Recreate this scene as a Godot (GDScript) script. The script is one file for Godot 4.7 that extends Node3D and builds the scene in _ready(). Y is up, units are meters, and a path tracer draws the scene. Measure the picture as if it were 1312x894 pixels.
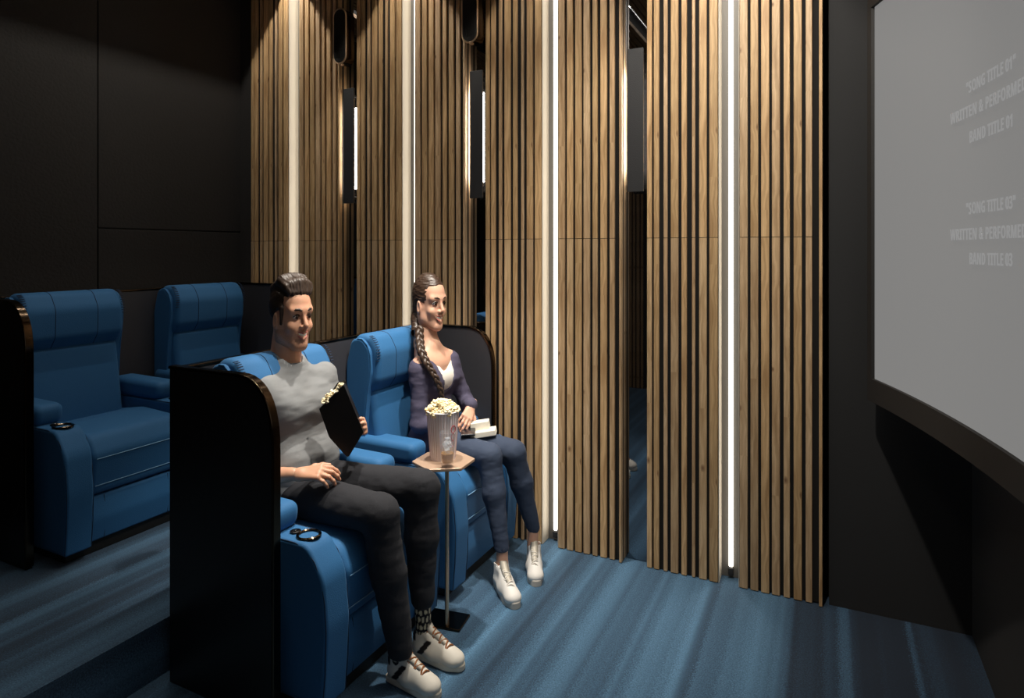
extends Node3D
# A small private cinema: two rows of blue recliners in black pods, oak slat wall with light channels, two people with popcorn.
# x runs towards the screen, -z towards the slat wall, y up; metres.

const CEIL := 2.95          # underside of the ceiling slats
const FACE := -2.812        # z of the slat faces on the wall
const PITCH := 0.808        # from one slat panel to the next
const FIRST := -0.716       # x where the panel nearest the screen begins
const STEP := 0.18          # height of the rear platform
const ROW := -1.28          # the rear row stands this far behind the front row
# slats of one panel, x from the panel's start: [from, to]
const SLATS := [[0.0, 0.021], [0.030, 0.053], [0.073, 0.089], [0.104, 0.136], [0.150, 0.172], [0.194, 0.207], [0.224, 0.255], [0.266, 0.300],
	[0.388, 0.419], [0.430, 0.460], [0.471, 0.502], [0.512, 0.542], [0.556, 0.579], [0.593, 0.623], [0.637, 0.660]
	]
const FIN := [0.685, 0.697]   # board closing the panel beside the mirror, standing a little proud
const CHANNEL := [0.301, 0.388]

var M := {}
var meshes := {}
var names := {}
var rng := RandomNumberGenerator.new()


func _ready():
	rng.seed = 7
	camera_and_light()
	materials()
	room()
	slat_wall()
	ceiling_and_leds()
	screen()
	furniture()
	table_things()
	man()
	woman()


# ------------------------------------------------------------------ camera, sky, lamps, exposure
func camera_and_light():
	var cam := Camera3D.new()
	cam.name = "camera"
	cam.projection = Camera3D.PROJECTION_FRUSTUM
	cam.near = 0.05
	cam.far = 50.0
	cam.size = 0.05 * 894.0 / 826.0
	cam.frustum_offset = Vector2(0, -0.05 * 127.0 / 826.0)
	cam.position = Vector3(0, 1.4, 0)
	cam.rotation = Vector3(0, asin(0.44), 0)
	add_child(cam)
	cam.current = true
	var we := WorldEnvironment.new()
	we.name = "world_environment"
	var e := Environment.new()
	e.background_mode = Environment.BG_COLOR
	e.background_color = Color.BLACK
	e.tonemap_mode = Environment.TONE_MAPPER_LINEAR
	e.tonemap_exposure = 1.0
	e.sdfgi_enabled = true
	e.ssao_enabled = true
	e.ssil_enabled = true
	we.environment = e
	add_child(we)

const WARM := Color(1.0, 0.97, 0.92)
const CEILING_LED := [104.0, 66.0, 62.0, 66.0]      # energy per square metre of each ceiling line, screen end first
const WALL_LED := 2.2
const SCONCE_LED := 30.0
const ADDED_SPOT := 4.0
const SCREEN_GLOW := 0.205


func area_light(called: String, parent: Node3D, at: Vector3, look: Vector3, up: Vector3, size: Vector2, color: Color, energy: float):
	var l := AreaLight3D.new()
	l.name = called
	l.area_size = size
	l.area_normalize_energy = false
	l.light_color = color
	l.light_energy = energy
	l.shadow_enabled = true
	l.area_range = 12.0
	parent.add_child(l, true)
	l.position = at
	l.basis = Basis.looking_at(look, up)


# ------------------------------------------------------------------ naming
func numbered(called: String) -> String:
	var k: int = names.get(called, 0)
	names[called] = k + 1
	return called if k == 0 else "%s_%03d" % [called, k]

func thing(called: String, label: String, category: String, at := Vector3.ZERO, group := "") -> Node3D:
	var o := Node3D.new()
	o.name = numbered(called)
	add_child(o)
	o.position = at
	o.set_meta("label", label)
	o.set_meta("category", category)
	if group: o.set_meta("group", group)
	return o

func part(called: String, mesh: Mesh, mat: Material, parent: Node3D, at := Vector3.ZERO, basis := Basis.IDENTITY) -> MeshInstance3D:
	var o := MeshInstance3D.new()
	o.name = called
	o.mesh = mesh
	o.material_override = mat
	parent.add_child(o, true)
	o.transform = Transform3D(basis, at)
	return o

func single(called: String, mesh: Mesh, mat: Material, label: String, category: String, at := Vector3.ZERO, basis := Basis.IDENTITY, group := "") -> MeshInstance3D:
	var o := part(numbered(called), mesh, mat, self, at, basis)
	o.set_meta("label", label)
	o.set_meta("category", category)
	if group: o.set_meta("group", group)
	return o

func struct(called: String, mesh: Mesh, mat: Material, at := Vector3.ZERO, label := "") -> MeshInstance3D:
	var o := part(called, mesh, mat, self, at)
	o.set_meta("kind", "structure")
	if label: o.set_meta("label", label)
	return o


# ------------------------------------------------------------------ materials
func c8(r: float, g: float, b: float) -> Color:
	return Color(r / 255.0, g / 255.0, b / 255.0)

func mat(c: Color, rough := 0.7, metal := 0.0) -> StandardMaterial3D:
	var m := StandardMaterial3D.new()
	m.albedo_color = c
	m.roughness = rough
	m.metallic = metal
	return m

func noise_tex(freq: float, size := 256, octaves := 3, kind := FastNoiseLite.TYPE_SIMPLEX_SMOOTH, sd := 1) -> NoiseTexture2D:
	var n := FastNoiseLite.new()
	n.noise_type = kind
	n.frequency = freq
	n.seed = sd
	n.fractal_octaves = octaves
	var t := NoiseTexture2D.new()
	t.width = size
	t.height = size
	t.seamless = true
	t.noise = n
	return t

func relief(m: StandardMaterial3D, tex: Texture2D, scale: float, per_metre: float, world := false):
	m.heightmap_enabled = true
	m.heightmap_texture = tex
	m.heightmap_scale = scale
	m.uv1_triplanar = true
	m.uv1_world_triplanar = world
	m.uv1_scale = Vector3.ONE * per_metre

func glow(c: Color, energy: float) -> StandardMaterial3D:
	var m := mat(c8(235, 232, 225), 0.5)
	m.emission_enabled = true
	m.emission = c
	m.emission_energy_multiplier = energy
	return m

func carpet_texture() -> ImageTexture:
	# stripes run across the room (along z); the picture's x is the room's x, 5 m wide, from -4 to 1
	var w := 2048
	var h := 512
	var im := Image.create(w, h, false, Image.FORMAT_RGB8)
	var n1 := FastNoiseLite.new()
	n1.seed = 5
	n1.frequency = 0.028
	n1.fractal_octaves = 3
	var n3 := FastNoiseLite.new()
	n3.seed = 13
	n3.frequency = 0.45
	n3.fractal_octaves = 2
	# [from x, to x, tone] woven stripes, plus shade painted in over platform and screen end
	var bands_and_shade := [[-1.17, -1.11, 0.30], [-1.03, -1.0, -0.18], [-0.96, -0.91, 0.22], [-0.87, -0.83, -0.2], [-0.8, -0.75, 0.2], [-0.66, -0.63, -0.18], [-0.6, -0.565, 0.2],
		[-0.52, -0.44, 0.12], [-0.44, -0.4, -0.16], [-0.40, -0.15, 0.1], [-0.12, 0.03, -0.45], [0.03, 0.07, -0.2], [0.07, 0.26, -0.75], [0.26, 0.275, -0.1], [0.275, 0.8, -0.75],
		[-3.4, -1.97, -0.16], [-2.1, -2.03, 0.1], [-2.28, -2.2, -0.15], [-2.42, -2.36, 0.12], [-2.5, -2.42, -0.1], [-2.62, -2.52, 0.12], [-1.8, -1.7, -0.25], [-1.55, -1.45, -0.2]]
	var tone := PackedFloat32Array()
	for x in w:
		var wx := -4.0 + 5.0 * x / w
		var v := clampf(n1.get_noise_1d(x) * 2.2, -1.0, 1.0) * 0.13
		for b in bands_and_shade:
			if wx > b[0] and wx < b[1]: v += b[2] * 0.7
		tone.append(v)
	# tufts: each point takes its tone from a stripe a few tufts aside, so the stripes have grainy edges
	for x in w:
		for y in h:
			var sp := n3.get_noise_2d(x, y)
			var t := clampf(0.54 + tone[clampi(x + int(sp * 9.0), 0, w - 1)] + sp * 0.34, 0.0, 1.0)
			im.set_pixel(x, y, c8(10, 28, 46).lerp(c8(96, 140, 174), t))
	return ImageTexture.create_from_image(im)

func wood_texture() -> ImageTexture:
	var w := 128
	var h := 1024
	var im := Image.create(w, h, false, Image.FORMAT_RGB8)
	var n1 := FastNoiseLite.new()
	n1.seed = 3
	n1.frequency = 0.05
	n1.fractal_octaves = 4
	var n2 := FastNoiseLite.new()
	n2.seed = 21
	n2.frequency = 0.006
	for x in w:
		for y in h:
			var bend := n2.get_noise_2d(x, y * 0.5) * 14.0
			var g := n1.get_noise_2d((x + bend) * 1.6, y * 0.05)
			var broad := n2.get_noise_2d(x * 2.0 + 300.0, y * 0.7)
			var t: float = clampf(0.5 + g * 0.7 + broad * 0.35, 0.0, 1.0)
			var col := c8(178, 147, 111).lerp(c8(230, 203, 166), t)
			# a few knots
			for k in [[30, 180, 7.0], [90, 470, 5.0], [60, 790, 8.0]]:
				var dd := Vector2((x - k[0]) * 1.0, (y - k[1]) * 0.45).length()
				if dd < k[2]: col = col.lerp(c8(88, 56, 34), 0.75 * (1.0 - dd / k[2]))
			im.set_pixel(x, y, col)
	return ImageTexture.create_from_image(im)

func materials():
	var fine := noise_tex(0.12, 256, 3)
	var weave := noise_tex(0.3, 256, 2, FastNoiseLite.TYPE_VALUE)
	var wood := wood_texture()
	M.oak = []
	for k in 6:
		var m := mat([c8(255, 250, 240), c8(240, 232, 222), c8(250, 238, 218), c8(228, 222, 214), c8(245, 240, 235), c8(236, 226, 206)][k], 0.55)
		m.albedo_texture = wood
		m.uv1_offset = Vector3(0.17 * k, 0.29 * k, 0)
		M.oak.append(m)
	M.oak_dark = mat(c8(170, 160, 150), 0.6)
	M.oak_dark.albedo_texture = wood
	M.felt = mat(c8(20, 18, 16), 0.95)
	M.channel = mat(c8(192, 183, 168), 0.6)
	M.channel_back = mat(c8(105, 102, 97), 0.6)
	M.plaster = mat(c8(40, 40, 41), 0.9)
	M.wall_fabric = mat(c8(40, 38, 37), 0.95)
	relief(M.wall_fabric, noise_tex(0.06, 512, 5), 0.12, 1.6)
	M.black = mat(c8(12, 12, 12), 0.6)
	M.charcoal = mat(c8(40, 40, 42), 0.55)
	relief(M.charcoal, fine, 0.06, 6.0)
	M.pod = mat(c8(58, 58, 63), 0.5)
	M.pod_outer = mat(c8(24, 21, 19), 0.35)
	M.bronze = mat(c8(72, 60, 48), 0.16, 1.0)
	M.gold = mat(c8(225, 198, 168), 0.38, 1.0)
	M.chrome = mat(c8(190, 185, 178), 0.18, 1.0)
	M.mirror = mat(c8(140, 142, 146), 0.02, 1.0)
	M.frame = mat(c8(33, 31, 30), 0.7)
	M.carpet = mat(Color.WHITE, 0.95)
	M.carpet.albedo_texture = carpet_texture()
	M.carpet.rim_enabled = true
	M.carpet.rim = 0.3
	M.velvet = mat(c8(34, 97, 148), 0.75)
	M.velvet.rim_enabled = true
	M.velvet.rim = 0.5
	M.velvet.rim_tint = 0.6
	relief(M.velvet, fine, 0.05, 7.0)
	M.seam = mat(c8(120, 165, 200), 0.8)
	M.seam_dark = mat(c8(16, 42, 70), 0.8)
	M.cup = mat(c8(34, 33, 34), 0.3, 0.6)
	M.led_wall = glow(WARM, 3.0)
	M.led_ceiling = glow(WARM, 4.0)
	M.led_sconce = glow(WARM, 4.0)
	M.led_dim = glow(WARM, 4.0)
	M.skin_m = mat(Color.WHITE, 0.5)
	M.skin_m.vertex_color_use_as_albedo = true
	M.skin_m.subsurf_scatter_enabled = true
	M.skin_m.subsurf_scatter_strength = 0.08
	M.skin_w = M.skin_m.duplicate()
	M.hair_m = mat(c8(50, 36, 27), 0.5)
	M.hair_w = mat(c8(62, 46, 36), 0.42)
	M.tee = mat(c8(124, 126, 128), 0.9)
	relief(M.tee, weave, 0.03, 14.0)
	M.trousers = mat(c8(33, 34, 40), 0.9)
	relief(M.trousers, weave, 0.04, 12.0)
	M.jeans = mat(c8(52, 64, 86), 0.85)
	relief(M.jeans, weave, 0.04, 12.0)
	M.top = mat(c8(74, 70, 92), 0.85)
	relief(M.top, weave, 0.03, 14.0)
	M.white_top = mat(c8(235, 230, 222), 0.85)
	M.shoe = mat(Color.WHITE, 0.6)
	M.shoe.vertex_color_use_as_albedo = true
	M.sole = mat(c8(222, 214, 198), 0.7)
	M.sole_w = mat(c8(205, 198, 188), 0.7)
	M.lace_brown = mat(c8(150, 96, 58), 0.8)
	M.lace_white = mat(c8(226, 220, 212), 0.8)
	M.dark_patch = mat(c8(26, 24, 24), 0.6)
	M.sock = mat(Color.WHITE, 0.9)
	M.sock.vertex_color_use_as_albedo = true
	M.eye = mat(c8(205, 200, 196), 0.2)
	M.iris = mat(c8(36, 24, 18), 0.15)
	M.teeth = mat(c8(238, 234, 226), 0.3)
	M.lip = mat(c8(176, 96, 88), 0.45)
	M.popcorn = mat(Color.WHITE, 0.85)
	M.popcorn.vertex_color_use_as_albedo = true
	M.bag = mat(c8(16, 15, 15), 0.35)
	M.paper = mat(c8(246, 240, 242), 0.7)
	M.stripe = mat(c8(206, 178, 178), 0.7)
	M.red_ink = mat(c8(196, 50, 66), 0.6)
	M.white_card = mat(c8(236, 230, 216), 0.7)
	M.phone = mat(c8(30, 32, 38), 0.25)
	M.glass = mat(Color(0.95, 0.97, 1.0, 0.08), 0.02)
	M.glass.transparency = BaseMaterial3D.TRANSPARENCY_ALPHA
	M.drink = mat(Color(0.86, 0.66, 0.38, 0.45), 0.05)
	M.drink.transparency = BaseMaterial3D.TRANSPARENCY_ALPHA
	M.ice = mat(Color(0.92, 0.96, 1.0, 0.25), 0.05)
	M.ice.transparency = BaseMaterial3D.TRANSPARENCY_ALPHA
	M.table = mat(c8(206, 176, 152), 0.32, 0.35)


# ------------------------------------------------------------------ mesh helpers
func finish(v: PackedVector3Array, n: PackedVector3Array, idx: PackedInt32Array, uv := PackedVector2Array(), col := PackedColorArray()) -> ArrayMesh:
	# every triangle is turned so that it faces along its normals (Godot's fronts run clockwise)
	for t in range(0, idx.size(), 3):
		var a := idx[t]
		var b := idx[t + 1]
		var c := idx[t + 2]
		if (v[b] - v[a]).cross(v[c] - v[a]).dot(n[a] + n[b] + n[c]) > 0.0:
			idx[t + 1] = c
			idx[t + 2] = b
	var arr := []
	arr.resize(Mesh.ARRAY_MAX)
	arr[Mesh.ARRAY_VERTEX] = v
	arr[Mesh.ARRAY_NORMAL] = n
	arr[Mesh.ARRAY_INDEX] = idx
	if uv.size() == v.size(): arr[Mesh.ARRAY_TEX_UV] = uv
	if col.size() == v.size(): arr[Mesh.ARRAY_COLOR] = col
	var m := ArrayMesh.new()
	m.add_surface_from_arrays(Mesh.PRIMITIVE_TRIANGLES, arr)
	return m

func merged(list: Array) -> ArrayMesh:
	# list of [mesh, Transform3D]
	var st := SurfaceTool.new()
	st.begin(Mesh.PRIMITIVE_TRIANGLES)
	for e in list: st.append_from(e[0], 0, e[1])
	return st.commit()

func at(p: Vector3, b := Basis.IDENTITY) -> Transform3D:
	return Transform3D(b, p)

# a box with flat faces; front-facing long edges chamfered; uv runs along its longest side
func plank(size: Vector3, ch := 0.002) -> ArrayMesh:
	var key := "plank%v%f" % [size, ch]
	if meshes.has(key): return meshes[key]
	var h := size * 0.5
	var pr := [Vector2(-h.x, -h.z), Vector2(h.x, -h.z), Vector2(h.x, h.z - ch), Vector2(h.x - ch, h.z), Vector2(-h.x + ch, h.z), Vector2(-h.x, h.z - ch)]
	var v := PackedVector3Array()
	var n := PackedVector3Array()
	var uv := PackedVector2Array()
	var idx := PackedInt32Array()
	for i in 6:
		var a: Vector2 = pr[i]
		var b: Vector2 = pr[(i + 1) % 6]
		var nn := Vector3((b - a).y, 0, -(b - a).x).normalized()
		if nn.dot(Vector3((a + b).x, 0, (a + b).y)) < 0: nn = -nn
		var k := v.size()
		var w := (b - a).length() * 6.0
		for q in [[a, -h.y, 0.0], [b, -h.y, w], [b, h.y, w], [a, h.y, 0.0]]:
			v.append(Vector3(q[0].x, q[1], q[0].y))
			n.append(nn)
			uv.append(Vector2(q[2] + i * 0.13, q[1] * 0.9))
		idx.append_array([k, k + 1, k + 2, k, k + 2, k + 3])
	for s in [-1.0, 1.0]:
		var k := v.size()
		for p in pr:
			v.append(Vector3(p.x, s * h.y, p.y))
			n.append(Vector3(0, s, 0))
			uv.append(Vector2(p.x, p.y) * 6.0)
		for i in range(1, 5): idx.append_array([k, k + i, k + i + 1])
	meshes[key] = finish(v, n, idx, uv)
	return meshes[key]

# a plain box whose uv is the room's x and z times scale (for the carpet)
func slab(lo: Vector3, hi: Vector3, uv_from := Vector2.ZERO, uv_per := Vector2.ONE) -> ArrayMesh:
	var v := PackedVector3Array()
	var n := PackedVector3Array()
	var uv := PackedVector2Array()
	var idx := PackedInt32Array()
	for ax in 3:
		for s in 2:
			var k := v.size()
			for q in [[0, 0], [1, 0], [1, 1], [0, 1]]:
				var t := [0, 0, 0]
				t[ax] = s
				t[(ax + 1) % 3] = q[0]
				t[(ax + 2) % 3] = q[1]
				var p := Vector3(hi.x if t[0] else lo.x, hi.y if t[1] else lo.y, hi.z if t[2] else lo.z)
				v.append(p)
				var nn := Vector3.ZERO
				nn[ax] = 1.0 if s else -1.0
				n.append(nn)
				var u := Vector2(p.x, p.z) if ax == 1 else Vector2(p.x - p.y, p.z)
				uv.append((u - uv_from) * uv_per)
			idx.append_array([k, k + 1, k + 2, k, k + 2, k + 3])
	return finish(v, n, idx, uv)

func box(size: Vector3) -> ArrayMesh:
	return slab(-size * 0.5, size * 0.5)

# box with rounded edges
func rbox(size: Vector3, r: float, seg := 3) -> ArrayMesh:
	var key := "rbox%v%f%d" % [size, r, seg]
	if meshes.has(key): return meshes[key]
	var h := size * 0.5
	r = minf(r, minf(h.x, minf(h.y, h.z)) * 0.999)
	var v := PackedVector3Array()
	var n := PackedVector3Array()
	var idx := PackedInt32Array()
	for ax in 3:
		for s in [-1.0, 1.0]:
			var a1 := (ax + 1) % 3
			var a2 := (ax + 2) % 3
			var g := []
			for a in [a1, a2]:
				var l := []
				for i in seg + 1: l.append(-h[a] + r * (1.0 - tan((1.0 - float(i) / seg) * PI / 4)))
				for i in seg + 1: l.append(h[a] - r * (1.0 - tan(float(i) / seg * PI / 4)))
				g.append(l)
			var k := v.size()
			var m: int = g[0].size()
			for i in m:
				for j in m:
					var q := Vector3.ZERO
					q[ax] = s * h[ax]
					q[a1] = g[0][i]
					q[a2] = g[1][j]
					var inner := q.clamp(-h + Vector3.ONE * r, h - Vector3.ONE * r)
					var nn := (q - inner).normalized()
					v.append(inner + nn * r)
					n.append(nn)
			for i in m - 1:
				for j in m - 1:
					var b := k + i * m + j
					idx.append_array([b, b + 1, b + m + 1, b, b + m + 1, b + m])
	meshes[key] = finish(v, n, idx)
	return meshes[key]

# polygon with rounded corners: points [x, y, radius]
func rounded(pts: Array, steps := 5) -> PackedVector2Array:
	var out := PackedVector2Array()
	var c := pts.size()
	for i in c:
		var p := Vector2(pts[i][0], pts[i][1])
		var a := Vector2(pts[(i + c - 1) % c][0], pts[(i + c - 1) % c][1])
		var b := Vector2(pts[(i + 1) % c][0], pts[(i + 1) % c][1])
		var r: float = pts[i][2] if pts[i].size() > 2 else 0.0
		if r <= 0.0:
			out.append(p)
			continue
		var d1 := (a - p).normalized()
		var d2 := (b - p).normalized()
		var half := acos(clampf(d1.dot(d2), -1, 1)) / 2
		var l := minf(r / tan(half), minf((a - p).length(), (b - p).length()) * 0.49)
		for k in steps + 1:
			var t := float(k) / steps
			var q1 := p + d1 * l * (1 - t)
			var q2 := p + d2 * l * t
			out.append(q1.lerp(q2, t))
	return out

func poly_normals(p: PackedVector2Array) -> PackedVector2Array:
	var out := PackedVector2Array()
	var sgn := -1.0 if Geometry2D.is_polygon_clockwise(p) else 1.0
	var c := p.size()
	for i in c:
		var e1 := (p[i] - p[(i + c - 1) % c]).normalized()
		var e2 := (p[(i + 1) % c] - p[i]).normalized()
		var t := (e1 + e2).normalized()
		out.append(Vector2(t.y, -t.x) * sgn)
	return out

# polygon in x-y swept along z from -w/2 to w/2 with rounded rims of radius bev; sharp corners of the polygon stay smooth-shaded
func extruded(p: PackedVector2Array, w: float, bev := 0.004, seg := 3, flat_corner := 0.6) -> ArrayMesh:
	if (Geometry2D.is_polygon_clockwise(p)): p.reverse()
	var nn := poly_normals(p)
	var c := p.size()
	var v := PackedVector3Array()
	var n := PackedVector3Array()
	var uv := PackedVector2Array()
	var idx := PackedInt32Array()
	var rings := []
	for k in seg + 1:
		var a := PI / 2 * (1.0 - float(k) / seg)
		rings.append([-w / 2 + bev * (1 - sin(a)), bev * (1 - cos(a)), a, -1.0])
	for k in seg + 1:
		var a := PI / 2 * k / seg
		rings.append([w / 2 - bev * (1 - sin(a)), bev * (1 - cos(a)), a, 1.0])
	# corners sharper than flat_corner get two vertices so that they stay crisp
	var ring_pts := []
	var peri := 0.0
	for i in c:
		var e1 := (p[i] - p[(i + c - 1) % c]).normalized()
		var e2 := (p[(i + 1) % c] - p[i]).normalized()
		if absf(e1.angle_to(e2)) > flat_corner:
			ring_pts.append([i, Vector2(e1.y, -e1.x), peri])
			ring_pts.append([i, Vector2(e2.y, -e2.x), peri])
		else:
			ring_pts.append([i, nn[i], peri])
		peri += (p[(i + 1) % c] - p[i]).length()
	var rc := ring_pts.size()
	for r in rings:
		for q in ring_pts:
			var i: int = q[0]
			var pt: Vector2 = p[i] - nn[i] * r[1]
			v.append(Vector3(pt.x, pt.y, r[0]))
			var dir: Vector2 = q[1] * cos(r[2])
			n.append(Vector3(dir.x, dir.y, r[3] * sin(r[2])).normalized())
			uv.append(Vector2(q[2], r[0]))
	for k in rings.size() - 1:
		for i in rc:
			var j := (i + 1) % rc
			if ring_pts[i][0] == ring_pts[j][0]: continue
			var a := k * rc + i
			var b := k * rc + j
			idx.append_array([a, b, b + rc, a, b + rc, a + rc])
	var inset := PackedVector2Array()
	for i in c: inset.append(p[i] - nn[i] * bev)
	var tri := Geometry2D.triangulate_polygon(inset)
	if tri.is_empty():
		for i in range(1, c - 1): tri.append_array([0, i, i + 1])
	for s in [-1.0, 1.0]:
		var k := v.size()
		for q in inset:
			v.append(Vector3(q.x, q.y, s * w / 2))
			n.append(Vector3(0, 0, s))
			uv.append(q)
		for t in tri: idx.append(k + t)
	return finish(v, n, idx, uv)

func tube(path: Array, radius, sides := 8, closed_ends := true, flatten := Vector2.ONE) -> ArrayMesh:
	# radius is a number or an array as long as the path
	var v := PackedVector3Array()
	var n := PackedVector3Array()
	var idx := PackedInt32Array()
	var side := Vector3.ZERO
	for i in path.size():
		var d: Vector3 = (path[mini(i + 1, path.size() - 1)] - path[maxi(i - 1, 0)]).normalized()
		if side == Vector3.ZERO: side = d.cross(Vector3.UP if absf(d.y) < 0.9 else Vector3.RIGHT).normalized()
		side = (side - d * side.dot(d)).normalized()
		var up := side.cross(d)
		var r: float = radius[i] if radius is Array else radius
		for k in sides:
			var a := TAU * k / sides
			var o := side * cos(a) * flatten.x + up * sin(a) * flatten.y
			v.append(path[i] + o * r)
			n.append(o.normalized())
	for i in path.size() - 1:
		for k in sides:
			var a := i * sides + k
			var b := i * sides + (k + 1) % sides
			idx.append_array([a, b, b + sides, a, b + sides, a + sides])
	if closed_ends:
		for e in [0, path.size() - 1]:
			var d: Vector3 = (path[0] - path[1]).normalized() if e == 0 else (path[-1] - path[-2]).normalized()
			var k := v.size()
			for q in sides:
				v.append(v[e * sides + q])
				n.append(d)
			for q in range(1, sides - 1): idx.append_array([k, k + q, k + q + 1])
	return finish(v, n, idx)

func lathe(profile: Array, sides := 24) -> ArrayMesh:
	# profile of Vector2(radius, y); flat joints get their own normals
	var v := PackedVector3Array()
	var n := PackedVector3Array()
	var uv := PackedVector2Array()
	var idx := PackedInt32Array()
	for i in profile.size() - 1:
		var a: Vector2 = profile[i]
		var b: Vector2 = profile[i + 1]
		var t := (b - a).normalized()
		var nn := Vector2(t.y, -t.x)
		var k := v.size()
		for s in sides + 1:
			var an := TAU * s / sides
			for q in [a, b]:
				v.append(Vector3(q.x * cos(an), q.y, q.x * sin(an)))
				n.append(Vector3(nn.x * cos(an), nn.y, nn.x * sin(an)))
				uv.append(Vector2(float(s) / sides, q.y))
		for s in sides:
			var e := k + s * 2
			idx.append_array([e, e + 1, e + 3, e, e + 3, e + 2])
	return finish(v, n, idx, uv)

func ball(r: Vector3, seg := 12) -> ArrayMesh:
	var v := PackedVector3Array()
	var n := PackedVector3Array()
	var idx := PackedInt32Array()
	var rows := seg / 2
	for i in rows + 1:
		for j in seg + 1:
			var th := PI * i / rows
			var ph := TAU * j / seg
			var d := Vector3(sin(th) * cos(ph), cos(th), sin(th) * sin(ph))
			v.append(d * r)
			n.append((d / r).normalized())
	for i in rows:
		for j in seg:
			var a := i * (seg + 1) + j
			idx.append_array([a, a + 1, a + seg + 2, a, a + seg + 2, a + seg + 1])
	return finish(v, n, idx)


# ------------------------------------------------------------------ the room
func room():
	var per := Vector2(1.0 / 5.0, 1.0 / 1.25)
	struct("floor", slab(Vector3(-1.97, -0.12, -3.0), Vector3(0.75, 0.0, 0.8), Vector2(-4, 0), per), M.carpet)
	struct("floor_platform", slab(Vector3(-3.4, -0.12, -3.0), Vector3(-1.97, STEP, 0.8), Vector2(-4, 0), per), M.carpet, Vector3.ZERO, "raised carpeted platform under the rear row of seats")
	struct("wall_right", slab(Vector3(-3.4, -0.12, -3.1), Vector3(0.75, 3.2, -2.9), Vector2.ZERO), M.felt, Vector3.ZERO, "dark wall behind the oak slats")
	var back := struct("wall_back", slab(Vector3(-3.5, -0.12, -2.9), Vector3(-3.26, 3.2, 0.8)), M.black)
	for q in [[-1.958, 0.75, 0.0, 3.1], [-2.83, -1.964, 1.510, 3.1], [-2.83, -1.964, 0.0, 1.504]]:
		part("wall_panel", rbox(Vector3(0.02, q[3] - q[2], q[1] - q[0]), 0.003, 2), M.wall_fabric, back, Vector3(-3.25, (q[2] + q[3]) / 2, (q[0] + q[1]) / 2))
	var across := struct("wall_left", slab(Vector3(-3.4, -0.12, 0.7), Vector3(0.75, 3.2, 0.85)), M.plaster, Vector3.ZERO, "dark slatted wall across the aisle")
	for k in 4:
		for s in SLATS:
			part("slat", plank(Vector3(snappedf(s[1] - s[0], 0.001), 2.94, 0.012)), M.oak_dark, across, Vector3(panel_start(k) + (s[0] + s[1]) / 2, 1.475, 0.693), Basis(Vector3.UP, PI))
	struct("wall_front", slab(Vector3(0.47, -0.12, -2.9), Vector3(0.75, 3.2, 0.8)), M.plaster, Vector3.ZERO, "black wall behind the curved screen")
	# plain dark return walls either side of the slats
	struct("wall_right_front", slab(Vector3(0.004, 0.0, -2.9), Vector3(0.47, 3.1, -2.835)), M.plaster, Vector3.ZERO, "plain charcoal wall between the last slat and the screen")
	struct("wall_right_back", slab(Vector3(-3.26, STEP, -2.9), Vector3(-3.146, 3.1, -2.82)), M.wall_fabric, Vector3.ZERO, "narrow dark wall strip in the rear corner")


func panel_start(k: int) -> float:
	return FIRST - PITCH * k

const PANEL_LABEL := ["oak slat wall panel nearest the screen", "oak slat wall panel beside the woman's seat", "oak slat wall panel behind the woman's head", "oak slat wall panel in the rear corner of the room"]
const PLACE := ["nearest the screen", "beside the woman's knees", "behind the woman's head", "in the rear corner above the man's head"]

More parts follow.
